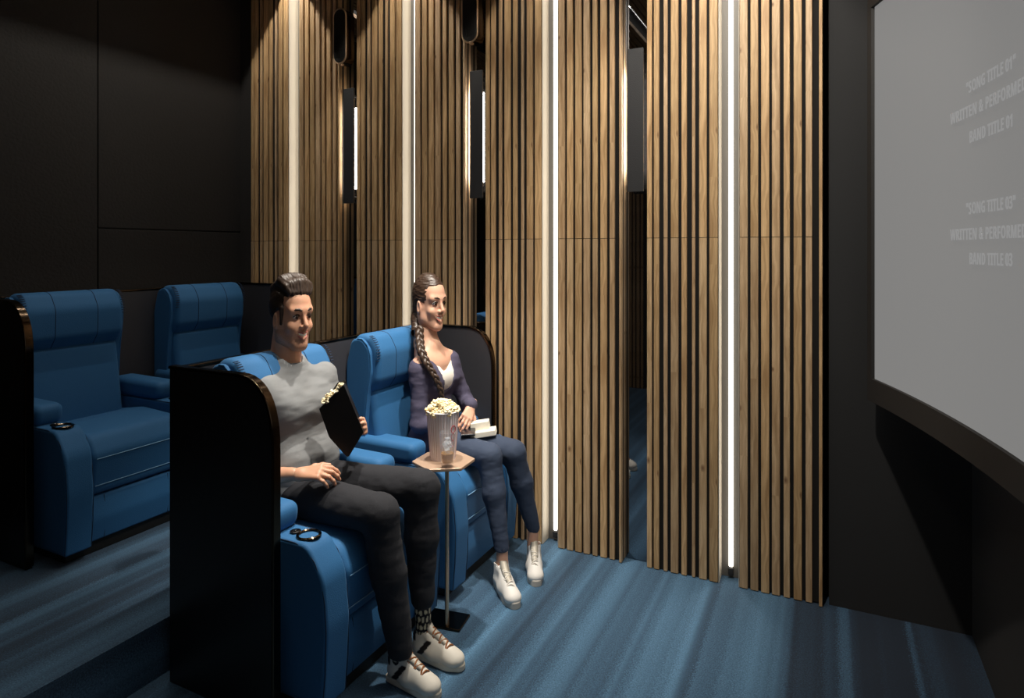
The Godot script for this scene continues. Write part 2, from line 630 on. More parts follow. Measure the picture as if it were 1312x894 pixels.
func slat_wall():
	for k in 4:
		var x0 := panel_start(k)
		var low := 0.0 if x0 > -1.9 else STEP
		var t := thing("slat_panel", PANEL_LABEL[k], "wall panel", Vector3(x0, 0, FACE))
		# backing boards either side of the light channel
		for q in [[0.0, CHANNEL[0] - 0.0], [CHANNEL[1], 0.698]]:
			part("backing", box(Vector3(q[1] - q[0], 2.97, 0.012)), M.felt, t, Vector3((q[0] + q[1]) / 2, 1.49, -0.0185))
		part("edge_board", plank(Vector3(0.006, 2.95, 0.052)), M.oak[k], t, Vector3(0.0032, 1.478, -0.0385))
		part("edge_fin", plank(Vector3(FIN[1] - FIN[0], 2.95, 0.061)), M.oak[(k + 2) % 6], t, Vector3((FIN[0] + FIN[1]) / 2, 1.479, -0.0175))
		for i in SLATS.size():
			var s: Array = SLATS[i]
			var w: float = snappedf(s[1] - s[0], 0.001)
			var top := 2.96
			var seam := 1.452
			for piece in [[0.004, seam - 0.0012], [seam + 0.0012, top]]:
				var o := part("slat", plank(Vector3(w, piece[1] - piece[0], 0.012)), M.oak[(i * 5 + k * 3 + (2 if piece[0] > 1 and i % 3 == 0 else 0)) % 6], t, Vector3((s[0] + s[1]) / 2, (piece[0] + piece[1]) / 2, -0.006))
				o.position.z += [0.0, 0.0006, -0.0005][(i + k) % 3]
		# light channel lined in pale metal, with the lit bar at its bottom
		var ch := thing("light_channel", "glowing vertical light channel in the slats " + PLACE[k], "light strip", Vector3(x0, 0, FACE), "light channels in the slat wall")
		for sx in [CHANNEL[0] + 0.003, CHANNEL[1] - 0.003]:
			part("channel_side", box(Vector3(0.003, 2.955, 0.075)), M.channel, ch, Vector3(sx, 1.4785, -0.042))
		part("channel_back", box(Vector3(CHANNEL[1] - CHANNEL[0] - 0.006, 2.955, 0.003)), M.channel_back, ch, Vector3(0.3445, 1.4785, -0.081))
		part("end_cap", rbox(Vector3(0.022, 0.03, 0.018), 0.003, 2), M.charcoal, ch, Vector3(0.3445, 0.03, -0.07))
		part("led_bar", rbox(Vector3(0.018, 2.88, 0.014), 0.005, 2), M.led_wall, ch, Vector3(0.3445, 1.488, -0.072))
		area_light("led_glow", ch, Vector3(0.3445, 1.488, -0.062), Vector3(0, 0, 1), Vector3.UP, Vector2(0.018, 2.88), WARM, WALL_LED)
	# dark mirrors between the panels
	for k in 4:
		var x1 := panel_start(k)
		if k == 3: continue
		var gap := 0.112
		single("mirror_strip", rbox(Vector3(gap, 2.95, 0.006), 0.001, 1), M.mirror, ["dark mirror strip between the two slat panels nearest the screen", "dark mirror strip right of the woman's head between slat panels", "dark mirror strip right of the man's head between slat panels"][k], "mirror", Vector3(x1 - 0.055, 1.477, FACE - 0.052), Basis.IDENTITY, "mirrors between slat panels")
		# back-lit plate lamp standing off the mirror
		var s := thing("wall_sconce", ["grey back-lit plate sconce nearest the screen", "dark back-lit plate sconce above the woman's head", "dark back-lit plate sconce above the man's head"][k], "wall lamp", Vector3(x1 - 0.05, 1.975, FACE), "back-lit sconces on the mirrors")
		part("plate", rbox(Vector3(0.072, 0.635, 0.012), 0.002, 2), M.charcoal, s, Vector3(0, 0, 0.002))
		part("stand_off", tube([Vector3(0, 0.285, -0.004), Vector3(0, 0.285, -0.049)], 0.008, 8), M.black, s)
		part("stand_off", tube([Vector3(0, -0.285, -0.004), Vector3(0, -0.285, -0.049)], 0.008, 8), M.black, s)
		part("led_bar", rbox(Vector3(0.03, 0.46, 0.008), 0.003, 2), M.led_sconce, s, Vector3(-0.018, 0, -0.009))
		area_light("led_glow", s, Vector3(-0.018, 0, -0.0145), Vector3(0, 0, -1), Vector3.UP, Vector2(0.03, 0.46), WARM, SCONCE_LED)
		if k > 0:
			speaker(Vector3(x1 - 0.038, 2.555, -2.72), ["", "black oval wall speaker with gold rim at the top above the woman", "black oval wall speaker with gold rim above the man's row"][k])


func stadium(w: float, h: float, steps := 10) -> PackedVector2Array:
	var p := PackedVector2Array()
	var r := w / 2
	for k in steps + 1: p.append(Vector2(cos(PI * k / steps) * r, h / 2 - r + sin(PI * k / steps) * r))
	for k in steps + 1: p.append(Vector2(cos(PI + PI * k / steps) * r, -h / 2 + r + sin(PI + PI * k / steps) * r))
	return p

func speaker(pos: Vector3, label: String):
	var t := thing("wall_speaker", label, "speaker", pos, "wall speakers in the slat gaps")
	part("body", extruded(stadium(0.09, 0.30), 0.07, 0.008), M.bronze, t, Vector3(0, 0, -0.037))
	var ring := []
	for p in stadium(0.086, 0.296): ring.append(Vector3(p.x, p.y, 0.0))
	ring.append(ring[0])
	ring.append(ring[1])
	part("rim", tube(ring, 0.0045, 8, false), M.gold, t)
	var grille := part("grille", extruded(stadium(0.076, 0.286), 0.006, 0.002), M.black, t, Vector3(0, 0, 0.001))
	for k in 7:
		part("grille_rib", box(Vector3(0.002, 0.24, 0.003)), M.black, grille, Vector3(-0.03 + k * 0.01, 0, 0.004))
	part("bracket", tube([Vector3(0.0, 0.02, -0.07), Vector3(0.004, 0.02, -0.135)], 0.014, 10), M.black, t)
	part("clasp", rbox(Vector3(0.018, 0.014, 0.02), 0.004, 2), M.gold, t, Vector3(0.004, -0.15, -0.012))


func ceiling_and_leds():
	var top := struct("ceiling", slab(Vector3(-3.5, CEIL + 0.09, -3.1), Vector3(0.75, CEIL + 0.3, 0.85)), M.felt)
	# boards that close the ceiling above the slats, leaving one channel per panel
	var edges := [-3.5]
	for k in [3, 2, 1, 0]:
		edges.append(panel_start(k) + CHANNEL[0])
		edges.append(panel_start(k) + CHANNEL[1])
	edges.append(0.75)
	for k in range(0, edges.size(), 2):
		part("ceiling_board", slab(Vector3(edges[k], CEIL + 0.026, -2.9), Vector3(edges[k + 1], CEIL + 0.09, 0.8)), M.felt, top)
	for k in 4:
		var x0 := panel_start(k)
		for i in SLATS.size():
			var s: Array = SLATS[i]
			part("slat", plank(Vector3(snappedf(s[1] - s[0], 0.001), 3.5, 0.028)), M.oak_dark, top, Vector3(x0 + (s[0] + s[1]) / 2, CEIL + 0.014, -1.06), Basis(Vector3.RIGHT, PI / 2))
		var ch := thing("ceiling_light_line", ["linear light recessed in the ceiling in front of the seats", "linear light recessed in the ceiling over the front seats", "linear light recessed in the ceiling behind the front seats", "linear light recessed in the ceiling over the rear seats"][k], "ceiling light", Vector3(x0 + 0.3445, CEIL, -1.84), "ceiling light lines")
		# the half by the slat wall is bright, the half across the aisle is dimmed
		for q in [[-0.64, 1.30, 1.0, M.led_ceiling], [0.60, 1.14, 0.07, M.led_dim]]:
			part("led_bar", rbox(Vector3(0.010, 0.010, q[1]), 0.004, 2), q[3], ch, Vector3(0, 0.074, q[0] + 0.33))
			area_light("led_glow", ch, Vector3(0, 0.066, q[0] + 0.33), Vector3.DOWN, Vector3.RIGHT, Vector2(q[1], 0.009), WARM, CEILING_LED[k] * q[2])
	# spots added out of view to brighten the couple and nearest slat panel
	for q in ADDED_SPOTS:
		var d := thing("added_spot", q[3], "ceiling light", Vector3(q[0], CEIL, q[1]))
		part("trim_ring", lathe([Vector2(0.030, 0.004), Vector2(0.033, -0.006), Vector2(0.044, -0.004), Vector2(0.045, 0.002)], 28), M.black, d)
		part("led_lens", lathe([Vector2(0.0, 0.0), Vector2(0.030, 0.0), Vector2(0.030, 0.004)], 24), M.led_ceiling, d)
		var l := SpotLight3D.new()
		l.name = "led_glow"
		l.spot_angle = q[4]
		l.spot_angle_attenuation = 0.6
		l.spot_range = 12.0
		l.spot_attenuation = 2.0
		l.light_size = 0.03
		l.light_color = WARM
		l.light_energy = ADDED_SPOT * q[2]
		l.shadow_enabled = true
		d.add_child(l)
		l.position = Vector3(0, -0.012, 0)
		l.basis = Basis.looking_at(q[5], Vector3.RIGHT)

const ADDED_SPOTS := [[-1.40, -2.12, 1.25, "added ceiling spot brightening the couple from above", 25.0, Vector3.DOWN],
	[-0.80, -1.95, 1.15, "added tilted ceiling spot brightening the couple from the front", 18.0, Vector3(-0.80, -2.02, -0.10)],
	[-0.30, -1.50, 0.70, "added ceiling spot brightening the slat panel nearest the screen", 40.0, Vector3(0.0, -1.25, -1.25)]]


# ------------------------------------------------------------------ the curved screen
const SR := 4.58      # radius of the screen's curve
const SX := 0.445     # x of its deepest point
const SZ := -1.11     # z of its middle

func on_screen(s: float, y: float, off := 0.0) -> Vector3:
	var a := s / SR
	return Vector3(SX - SR + (SR - off) * cos(a), y, SZ - (SR - off) * sin(a))

func curved_strip(s0: float, s1: float, y0: float, y1: float, front: float, back: float, steps := 40) -> ArrayMesh:
	var v := PackedVector3Array()
	var n := PackedVector3Array()
	var idx := PackedInt32Array()
	var add := func(a: Vector3, b: Vector3, c: Vector3, d: Vector3, nn: Vector3):
		var k := v.size()
		for p in [a, b, c, d]:
			v.append(p)
			n.append(nn)
		idx.append_array([k, k + 1, k + 2, k, k + 2, k + 3])
	for i in steps:
		var p := lerpf(s0, s1, float(i) / steps)
		var q := lerpf(s0, s1, float(i + 1) / steps)
		var nn := Vector3(-cos((p + q) / 2 / SR), 0, sin((p + q) / 2 / SR))
		add.call(on_screen(p, y0, front), on_screen(q, y0, front), on_screen(q, y1, front), on_screen(p, y1, front), nn)
		add.call(on_screen(p, y0, back), on_screen(q, y0, back), on_screen(q, y1, back), on_screen(p, y1, back), -nn)
		add.call(on_screen(p, y0, front), on_screen(q, y0, front), on_screen(q, y0, back), on_screen(p, y0, back), Vector3.DOWN)
		add.call(on_screen(p, y1, front), on_screen(q, y1, front), on_screen(q, y1, back), on_screen(p, y1, back), Vector3.UP)
	for s in [s0, s1]:
		var nn := Vector3(0, 0, 1.0 if s < (s0 + s1) / 2 else -1.0)
		add.call(on_screen(s, y0, front), on_screen(s, y1, front), on_screen(s, y1, back), on_screen(s, y0, back), nn)
	return finish(v, n, idx)

func lettering(text: String, s_left: float, s_right: float, base: float, cap: float) -> ArrayMesh:
	var tm := TextMesh.new()
	var f := SystemFont.new()
	f.font_names = PackedStringArray(["Droid Sans"])
	f.font_weight = 700
	tm.font = f
	tm.font_size = 64
	tm.pixel_size = 0.001
	tm.depth = 0.001
	tm.text = text
	tm.horizontal_alignment = HORIZONTAL_ALIGNMENT_LEFT
	var arr := tm.surface_get_arrays(0)
	var v: PackedVector3Array = arr[Mesh.ARRAY_VERTEX]
	var lo := Vector3.ONE * 9
	var hi := -lo
	for p in v:
		lo = lo.min(p)
		hi = hi.max(p)
	var n := PackedVector3Array()
	var out := PackedVector3Array()
	for p in v:
		var s := lerpf(s_left, s_right, (p.x - lo.x) / (hi.x - lo.x))
		var y := base + (p.y - lo.y) / (hi.y - lo.y) * cap
		out.append(on_screen(s, y, 0.006 + (p.z - lo.z)))
		n.append(Vector3(-cos(s / SR), 0, sin(s / SR)))
	var idx: PackedInt32Array = arr[Mesh.ARRAY_INDEX] if arr[Mesh.ARRAY_INDEX] != null else PackedInt32Array(range(v.size()))
	return finish(out, n, idx)

func screen():
	var t := thing("projection_screen", "large curved grey cinema screen showing film credits", "screen")
	var m := mat(c8(30, 30, 31), 0.9)
	m.emission_enabled = true
	m.emission = c8(255, 254, 252)
	m.emission_energy_multiplier = SCREEN_GLOW
	part("screen_surface", curved_strip(-1.64, 1.64, 0.926, 2.292, 0.0, -0.01), m, t)
	for q in [[-1.67, 1.67, 0.842, 0.926], [-1.67, 1.67, 2.292, 2.376]]:
		part("frame_rail", curved_strip(q[0], q[1], q[2], q[3], 0.012, -0.02), M.frame, t)
	for q in [[1.64, 1.672], [-1.672, -1.64]]:
		part("frame_post", curved_strip(q[0], q[1], 0.842, 2.376, 0.012, -0.02, 2), M.frame, t)
	var ink := mat(c8(30, 30, 31), 0.9)
	ink.emission_enabled = true
	ink.emission = Color.WHITE
	ink.emission_energy_multiplier = SCREEN_GLOW * 1.3
	for q in [["\"SONG TITLE 01\"", 0.986, 0.714, 1.816], ["WRITTEN & PERFORMED", 1.084, 0.662, 1.753], ["BAND TITLE 01", 0.966, 0.730, 1.683],
			["\"SONG TITLE 03\"", 0.986, 0.714, 1.494], ["WRITTEN & PERFORMED", 1.084, 0.662, 1.427], ["BAND TITLE 03", 0.966, 0.730, 1.362]]:
		part("credit_line", lettering(q[0], q[1], q[2], q[3], 0.031), ink, t)
	area_light("screen_glow", t, Vector3(0.12, 1.61, SZ), Vector3(-1, 0, 0), Vector3.UP, Vector2(3.1, 1.36), c8(255, 254, 252), SCREEN_LIGHT)

const SCREEN_LIGHT := 0.03


# ------------------------------------------------------------------ pods and recliners
func pod(at_x: float, y: float, label: String, name_group: String):
	var t := thing("seat_pod", label, "partition", Vector3(at_x, y, 0), name_group)
	var h := 1.018
	# back panel
	part("back_panel", rbox(Vector3(0.03, h - 0.01, 1.342), 0.004, 2), M.pod, t, Vector3(-1.902, h / 2 - 0.005, -2.087))
	var cap := rbox(Vector3(0.034, 0.012, 1.342), 0.004, 2)
	part("edge_trim", cap, M.bronze, t, Vector3(-1.902, h - 0.004, -2.087))
	# side panels with a rounded front shoulder
	for q in [[-1.400, 1.0], [-2.776, -1.0]]:
		var z: float = q[0]
		var front := -1.462
		var out := PackedVector2Array([Vector2(-1.917, 0.0), Vector2(front, 0.0)])
		var rim := []
		for k in 13:
			var a := PI / 2 * k / 12.0
			out.append(Vector2(front - 0.15 + 0.15 * pow(cos(a), 0.8), h - 0.22 + 0.22 * pow(sin(a), 0.8)))
		out.append(Vector2(-1.917, h))
		var sp := part("side_panel", extruded(out, 0.024, 0.003, 2, 0.5), M.pod_outer if q[1] > 0 else M.pod, t, Vector3(0, 0, z))
		# bronze rim along the top and down the front shoulder
		for k in range(2, out.size()): rim.append(Vector3(out[k].x, out[k].y, 0))
		rim.insert(0, Vector3(front, 0.01, 0))
		part("edge_trim", band(rim, 0.032, 0.007), M.bronze, sp)

# a strip of width w along a path in the x-y plane, thickness th outwards
func band(path: Array, w: float, th: float) -> ArrayMesh:
	var v := PackedVector3Array()
	var n := PackedVector3Array()
	var idx := PackedInt32Array()
	var c := path.size()
	for i in c:
		var d: Vector3 = (path[mini(i + 1, c - 1)] - path[maxi(i - 1, 0)]).normalized()
		var up := Vector3(d.y, -d.x, 0)
		var sec := [[-w / 2, -0.002, Vector3(0, 0, -1)], [-w / 2, th * 0.5, Vector3(0, 0, -1)], [-w / 2 + th * 0.5, th, up], [w / 2 - th * 0.5, th, up], [w / 2, th * 0.5, Vector3(0, 0, 1)], [w / 2, -0.002, Vector3(0, 0, 1)]]
		for s in sec:
			v.append(path[i] + up * s[1] + Vector3(0, 0, s[0]))
			n.append(s[2])
	for i in c - 1:
		for k in 5:
			var a := i * 6 + k
			idx.append_array([a, a + 1, a + 7, a, a + 7, a + 6])
	return finish(v, n, idx)

func offset_path(p: PackedVector2Array, from: int, to: int, z: float, out_by: float) -> Array:
	var nn := poly_normals(p)
	var r := []
	for i in range(from, to + 1): r.append(Vector3(p[i].x + nn[i].x * out_by, p[i].y + nn[i].y * out_by, z))
	return r

func recliner(pos: Vector3, w: float, label: String, group: String):
	var t := thing("recliner", label, "armchair", pos, group)
	var aw := 0.105
	var sw := w - aw * 2
	# plinth
	part("plinth", rbox(Vector3(0.46, 0.05, w - 0.06), 0.004, 2), M.black, t, Vector3(-0.29, 0.025, 0))
	# arms: console with a rounded front, pad on its rear part, cup holder and switch in front
	var prof := rounded([[-0.555, 0.045, 0.02], [-0.012, 0.045, 0.01], [0.004, 0.28, 0.3], [-0.012, 0.43, 0.12], [-0.075, 0.520, 0.06], [-0.555, 0.520, 0.02]], 6)
	for s in [-1.0, 1.0]:
		var z: float = s * (w / 2 - aw / 2)
		var con := part("arm_console", extruded(prof.duplicate(), aw, 0.012, 4), M.velvet, t, Vector3(0, 0, z))
		for sz in [-1.0, 1.0]:
			var line := []
			for q in [[-0.012, 0.05], [-0.001, 0.16], [0.0015, 0.28], [-0.004, 0.36], [-0.018, 0.425], [-0.042, 0.474], [-0.075, 0.507], [-0.12, 0.519], [-0.55, 0.520]]:
				line.append(Vector3(q[0] - 0.003, q[1] - 0.002, sz * (aw / 2 - 0.003)))
			part("seam", tube(line, 0.0016, 6), M.seam_dark, con)
		var pad := rounded([[-0.545, 0.515, 0.03], [-0.205, 0.515, 0.04], [-0.195, 0.600, 0.05], [-0.545, 0.605, 0.03]], 6)
		part("arm_pad", extruded(pad, aw + 0.006, 0.028, 5), M.velvet, t, Vector3(0, 0, z))
		var cup := part("cup_holder", lathe([Vector2(0.0, -0.03), Vector2(0.027, -0.03), Vector2(0.030, 0.002), Vector2(0.034, 0.005), Vector2(0.037, 0.003), Vector2(0.038, -0.002)], 24), M.cup, t, Vector3(-0.115, 0.522, z))
		part("cup_rim", lathe([Vector2(0.030, 0.003), Vector2(0.034, 0.006), Vector2(0.038, 0.003), Vector2(0.038, -0.002)], 24), M.bronze, cup)
		var sw_disc := part("seat_switch", lathe([Vector2(0.017, -0.002), Vector2(0.017, 0.004), Vector2(0.012, 0.006), Vector2(0.011, 0.003), Vector2(0.0, 0.003)], 20), M.cup, t, Vector3(-0.17, 0.521, z))
		part("button", rbox(Vector3(0.008, 0.004, 0.008), 0.002, 2), M.chrome, sw_disc, Vector3(0, 0.005, 0))
	# seat cushion
	var seat := rounded([[-0.50, 0.25, 0.02], [-0.035, 0.235, 0.03], [-0.014, 0.40, 0.06], [-0.06, 0.475, 0.07], [-0.28, 0.488, 0.2], [-0.50, 0.455, 0.03]], 6)
	var sc := part("seat_cushion", extruded(seat, sw - 0.004, 0.022, 5), M.velvet, t)
	for yy in [0.385, 0.275]:
		var fx: float = -0.0135 - 0.012 * (0.40 - yy) / 0.1
		part("seam", tube([Vector3(fx, yy, -sw / 2 + 0.02), Vector3(fx + 0.001, yy, 0), Vector3(fx, yy, sw / 2 - 0.02)], 0.0018, 6), M.seam, sc)
	# footrest panel
	var foot := rounded([[-0.42, 0.05, 0.0], [-0.045, 0.05, 0.01], [-0.03, 0.14, 0.1], [-0.045, 0.232, 0.02], [-0.42, 0.232, 0.0]], 5)
	var fp := part("footrest_panel", extruded(foot, sw - 0.006, 0.008, 3), M.velvet, t)
	for zz in [-0.14, 0.14]:
		part("seam", tube([Vector3(-0.044, 0.056, zz), Vector3(-0.0345, 0.14, zz), Vector3(-0.044, 0.226, zz)], 0.0017, 6), M.seam_dark, fp)
	# backrest shell with deep wings, cushion and rolled headrest
	var bw := 0.46
	var mid := Vector3(0, 0, 0.04)
	var shell := rounded([[-0.565, 0.10, 0.02], [-0.455, 0.10, 0.02], [-0.462, 0.60, 0.2], [-0.448, 0.78, 0.1], [-0.428, 0.87, 0.08], [-0.432, 0.97, 0.06], [-0.475, 1.022, 0.05], [-0.535, 1.015, 0.04], [-0.565, 0.90, 0.1]], 6)
	var sh := part("backrest_shell", extruded(shell.duplicate(), bw, 0.012, 4), M.velvet, t, mid)
	for sz in [-1.0, 1.0]:
		var line := []
		for q in [[-0.459, 0.46], [-0.462, 0.60], [-0.456, 0.70], [-0.447, 0.78], [-0.434, 0.85], [-0.428, 0.90], [-0.431, 0.95], [-0.447, 0.992], [-0.475, 1.016], [-0.50, 1.017]]:
			line.append(Vector3(q[0] - 0.002, q[1], sz * (bw / 2 - 0.004)))
		part("piping", tube(line, 0.0034, 6), M.velvet, sh)
	var cush := rounded([[-0.50, 0.40, 0.02], [-0.375, 0.42, 0.04], [-0.395, 0.56, 0.2], [-0.432, 0.80, 0.04], [-0.50, 0.81, 0.01]], 6)
	part("back_cushion", extruded(cush, bw - 0.05, 0.03, 5), M.velvet, t, mid)
	var hd := rounded([[-0.535, 0.80, 0.01], [-0.440, 0.785, 0.025], [-0.400, 0.84, 0.05], [-0.396, 0.96, 0.08], [-0.440, 1.034, 0.06], [-0.535, 1.036, 0.05]], 6)
	var hr := part("headrest", extruded(hd.duplicate(), bw - 0.030, 0.026, 5), M.velvet, t, mid)
	for zz in [-0.09, 0.09]:
		var hp: PackedVector2Array = hd.duplicate()
		if Geometry2D.is_polygon_clockwise(hp): hp.reverse()
		part("seam", tube(offset_path(hp, 5, hp.size() - 3, zz, 0.0), 0.0015, 6), M.seam_dark, hr)
	# gathered stitches where the roll meets the wing
	for k in 12:
		var an := lerpf(-0.3, 1.35, k / 11.0)
		var c := Vector3(-0.452 + cos(an) * 0.052, 0.950 + sin(an) * 0.082, 0)
		for sz in [-1.0, 1.0]:
			part("stitch", tube([c + Vector3(0, 0, sz * (bw / 2 - 0.030)), c + Vector3(-0.004, -0.002, sz * (bw / 2 - 0.012))], 0.002, 5), M.seam_dark, hr)

func furniture():
	pod(0.0, 0.0, "black pod partition with bronze edge around the couple's front seats", "seat pods")
	pod(ROW, STEP, "black pod partition with bronze edge around the empty rear seats", "seat pods")
	recliner(Vector3(-1.32, 0, -1.765), 0.62, "blue velvet recliner the man in the grey shirt sits on", "blue recliners")
	recliner(Vector3(-1.32, 0, -2.470), 0.565, "blue velvet recliner the woman sits on", "blue recliners")
	recliner(Vector3(-1.32 + ROW, STEP, -1.765), 0.62, "empty blue velvet recliner at the far left of the rear row", "blue recliners")
	recliner(Vector3(-1.32 + ROW, STEP, -2.470), 0.565, "empty blue velvet recliner half hidden behind the man in the rear row", "blue recliners")


# ------------------------------------------------------------------ bodies: distance fields meshed as surface nets
class Field:
	var n: Vector3i
	var org: Vector3
	var h: float
	var d := PackedFloat32Array()

	func _init(lo: Vector3, hi: Vector3, cell: float):
		h = cell
		org = lo
		n = Vector3i(((hi - lo) / cell).ceil()) + Vector3i.ONE
		d.resize(n.x * n.y * n.z)
		d.fill(1.0)

	func span(lo: Vector3, hi: Vector3) -> Array:
		var a := Vector3i(((lo - org) / h).floor()).clamp(Vector3i.ZERO, n - Vector3i.ONE)
		var b := Vector3i(((hi - org) / h).ceil()).clamp(Vector3i.ZERO, n - Vector3i.ONE)
		return [a, b]

	# tapered capsule; joined smoothly, or cut away when k is negative
	func cap(a: Vector3, b: Vector3, ra: float, rb: float, k := 0.03):
		var m := maxf(ra, rb) + absf(k) + h * 2.5
		var s := span(a.min(b) - Vector3.ONE * m, a.max(b) + Vector3.ONE * m)
		var ab := b - a
		var l2 := maxf(ab.length_squared(), 1e-9)
		var dr := rb - ra
		for z in range(s[0].z, s[1].z + 1):
			for y in range(s[0].y, s[1].y + 1):
				var i: int = (z * n.y + y) * n.x + s[0].x
				var p := org + Vector3(s[0].x, y, z) * h - a
				for x in range(s[0].x, s[1].x + 1):
					var t := clampf(p.dot(ab) / l2, 0.0, 1.0)
					var v := (p - ab * t).length() - ra - dr * t
					if k >= 0.0:
						var e := d[i]
						var q := maxf(k - absf(e - v), 0.0)
						d[i] = minf(e, v) - (q * q / (4.0 * k) if k > 0.0 else 0.0)
					else:
						v = -v
						var e := d[i]
						var q := maxf(-k - absf(e - v), 0.0)
						d[i] = maxf(e, v) + q * q / (-4.0 * k)
					i += 1
					p.x += h

	func ell(c: Vector3, r: Vector3, k := 0.03, turn := Basis.IDENTITY):
		var big := maxf(r.x, maxf(r.y, r.z)) + absf(k) + h * 2.5
		var s := span(c - Vector3.ONE * big, c + Vector3.ONE * big)
		var inv := turn.transposed()
		for z in range(s[0].z, s[1].z + 1):
			for y in range(s[0].y, s[1].y + 1):
				var i: int = (z * n.y + y) * n.x + s[0].x
				for x in range(s[0].x, s[1].x + 1):
					var p := inv * (org + Vector3(x, y, z) * h - c)
					var q0 := (p / r).length()
					var q1 := (p / (r * r)).length()
					var v := q0 * (q0 - 1.0) / maxf(q1, 1e-6)
					var e := d[i]
					if k >= 0.0:
						var q := maxf(k - absf(e - v), 0.0)
						d[i] = minf(e, v) - (q * q / (4.0 * k) if k > 0.0 else 0.0)
					else:
						v = -v
						var q := maxf(-k - absf(e - v), 0.0)
						d[i] = maxf(e, v) + q * q / (-4.0 * k)
					i += 1

	# keeps what lies on the side of the plane that the normal points to
	func keep(pt: Vector3, normal: Vector3):
		var i := 0
		for z in n.z:
			for y in n.y:
				for x in n.x:
					d[i] = maxf(d[i], -(org + Vector3(x, y, z) * h - pt).dot(normal))
					i += 1

	# folds and strands: noise pressed into the surface
	func folds(amp: float, freq: Vector3, sd: int):
		var f := FastNoiseLite.new()
		f.seed = sd
		f.frequency = 1.0
		f.fractal_octaves = 2
		var i := 0
		for z in n.z:
			for y in n.y:
				for x in n.x:
					if absf(d[i]) < 0.04:
						d[i] += amp * f.get_noise_3dv((org + Vector3(x, y, z) * h) * freq)
					i += 1

	# adds the surface to [vertices, normals, indices, colours]; place moves it into the room
	func mesh_into(out: Array, place: Transform3D, color: Callable):
		var ids := PackedInt32Array()
		ids.resize(d.size())
		ids.fill(-1)
		var sy := n.x
		var sz := n.x * n.y
		var vs: PackedVector3Array = out[0]
		var ns: PackedVector3Array = out[1]
		var ix: PackedInt32Array = out[2]
		var cs: PackedColorArray = out[3]
		var nb := place.basis.inverse().transposed()
		for z in n.z - 1:
			for y in n.y - 1:
				var i := z * sz + y * sy
				for x in n.x - 1:
					var a := d[i]
					var b := d[i + 1]
					var c := d[i + sy]
					var e := d[i + sy + 1]
					var f := d[i + sz]
					var g := d[i + sz + 1]
					var j := d[i + sz + sy]
					var l := d[i + sz + sy + 1]
					var inside := int(a < 0) + int(b < 0) + int(c < 0) + int(e < 0) + int(f < 0) + int(g < 0) + int(j < 0) + int(l < 0)
					if inside > 0 and inside < 8:
						var sum := Vector3.ZERO
						var cnt := 0
						for q in [[a, b, 0, 0, 0, 0], [c, e, 0, 0, 1, 0], [f, g, 0, 0, 0, 1], [j, l, 0, 0, 1, 1], [a, c, 1, 0, 0, 0], [b, e, 1, 1, 0, 0], [f, j, 1, 0, 0, 1], [g, l, 1, 1, 0, 1], [a, f, 2, 0, 0, 0], [b, g, 2, 1, 0, 0], [c, j, 2, 0, 1, 0], [e, l, 2, 1, 1, 0]]:
							if (q[0] < 0) != (q[1] < 0):
								var p := Vector3(q[3], q[4], q[5])
								p[q[2]] = q[0] / (q[0] - q[1])
								sum += p
								cnt += 1
						var loc := org + (Vector3(x, y, z) + sum / cnt) * h
						var grad := Vector3(b + e + g + l - a - c - f - j, c + e + j + l - a - b - f - g, f + g + j + l - a - b - c - e)
						ids[i] = vs.size()
						vs.append(place * loc)
						ns.append((nb * grad).normalized())
						cs.append(color.call(loc))
					i += 1
		for z in range(1, n.z - 1):
			for y in range(1, n.y - 1):
				var i := z * sz + y * sy + 1
				for x in range(1, n.x - 1):
					var s := d[i] < 0
					if s != (d[i + 1] < 0): quad(ix, ids[i], ids[i - sy], ids[i - sy - sz], ids[i - sz])
					if s != (d[i + sy] < 0): quad(ix, ids[i], ids[i - 1], ids[i - 1 - sz], ids[i - sz])
					if s != (d[i + sz] < 0): quad(ix, ids[i], ids[i - 1], ids[i - 1 - sy], ids[i - sy])
					i += 1
		out[0] = vs
		out[1] = ns
		out[2] = ix
		out[3] = cs

	func quad(ix: PackedInt32Array, a: int, b: int, c: int, e: int):
		if a < 0 or b < 0 or c < 0 or e < 0: return
		ix.append_array([a, b, c, a, c, e])


func blank() -> Array:
	return [PackedVector3Array(), PackedVector3Array(), PackedInt32Array(), PackedColorArray()]

func net_mesh(out: Array, colored := true) -> ArrayMesh:
	return finish(out[0], out[1], out[2], PackedVector2Array(), out[3] if colored else PackedColorArray())

func solid(f: Field, place := Transform3D()) -> ArrayMesh:
	var o := blank()
	f.mesh_into(o, place, func(_p): return Color.WHITE)
	return net_mesh(o, false)

func lin(r: float, g: float, b: float) -> Color:
	return c8(r, g, b).srgb_to_linear()

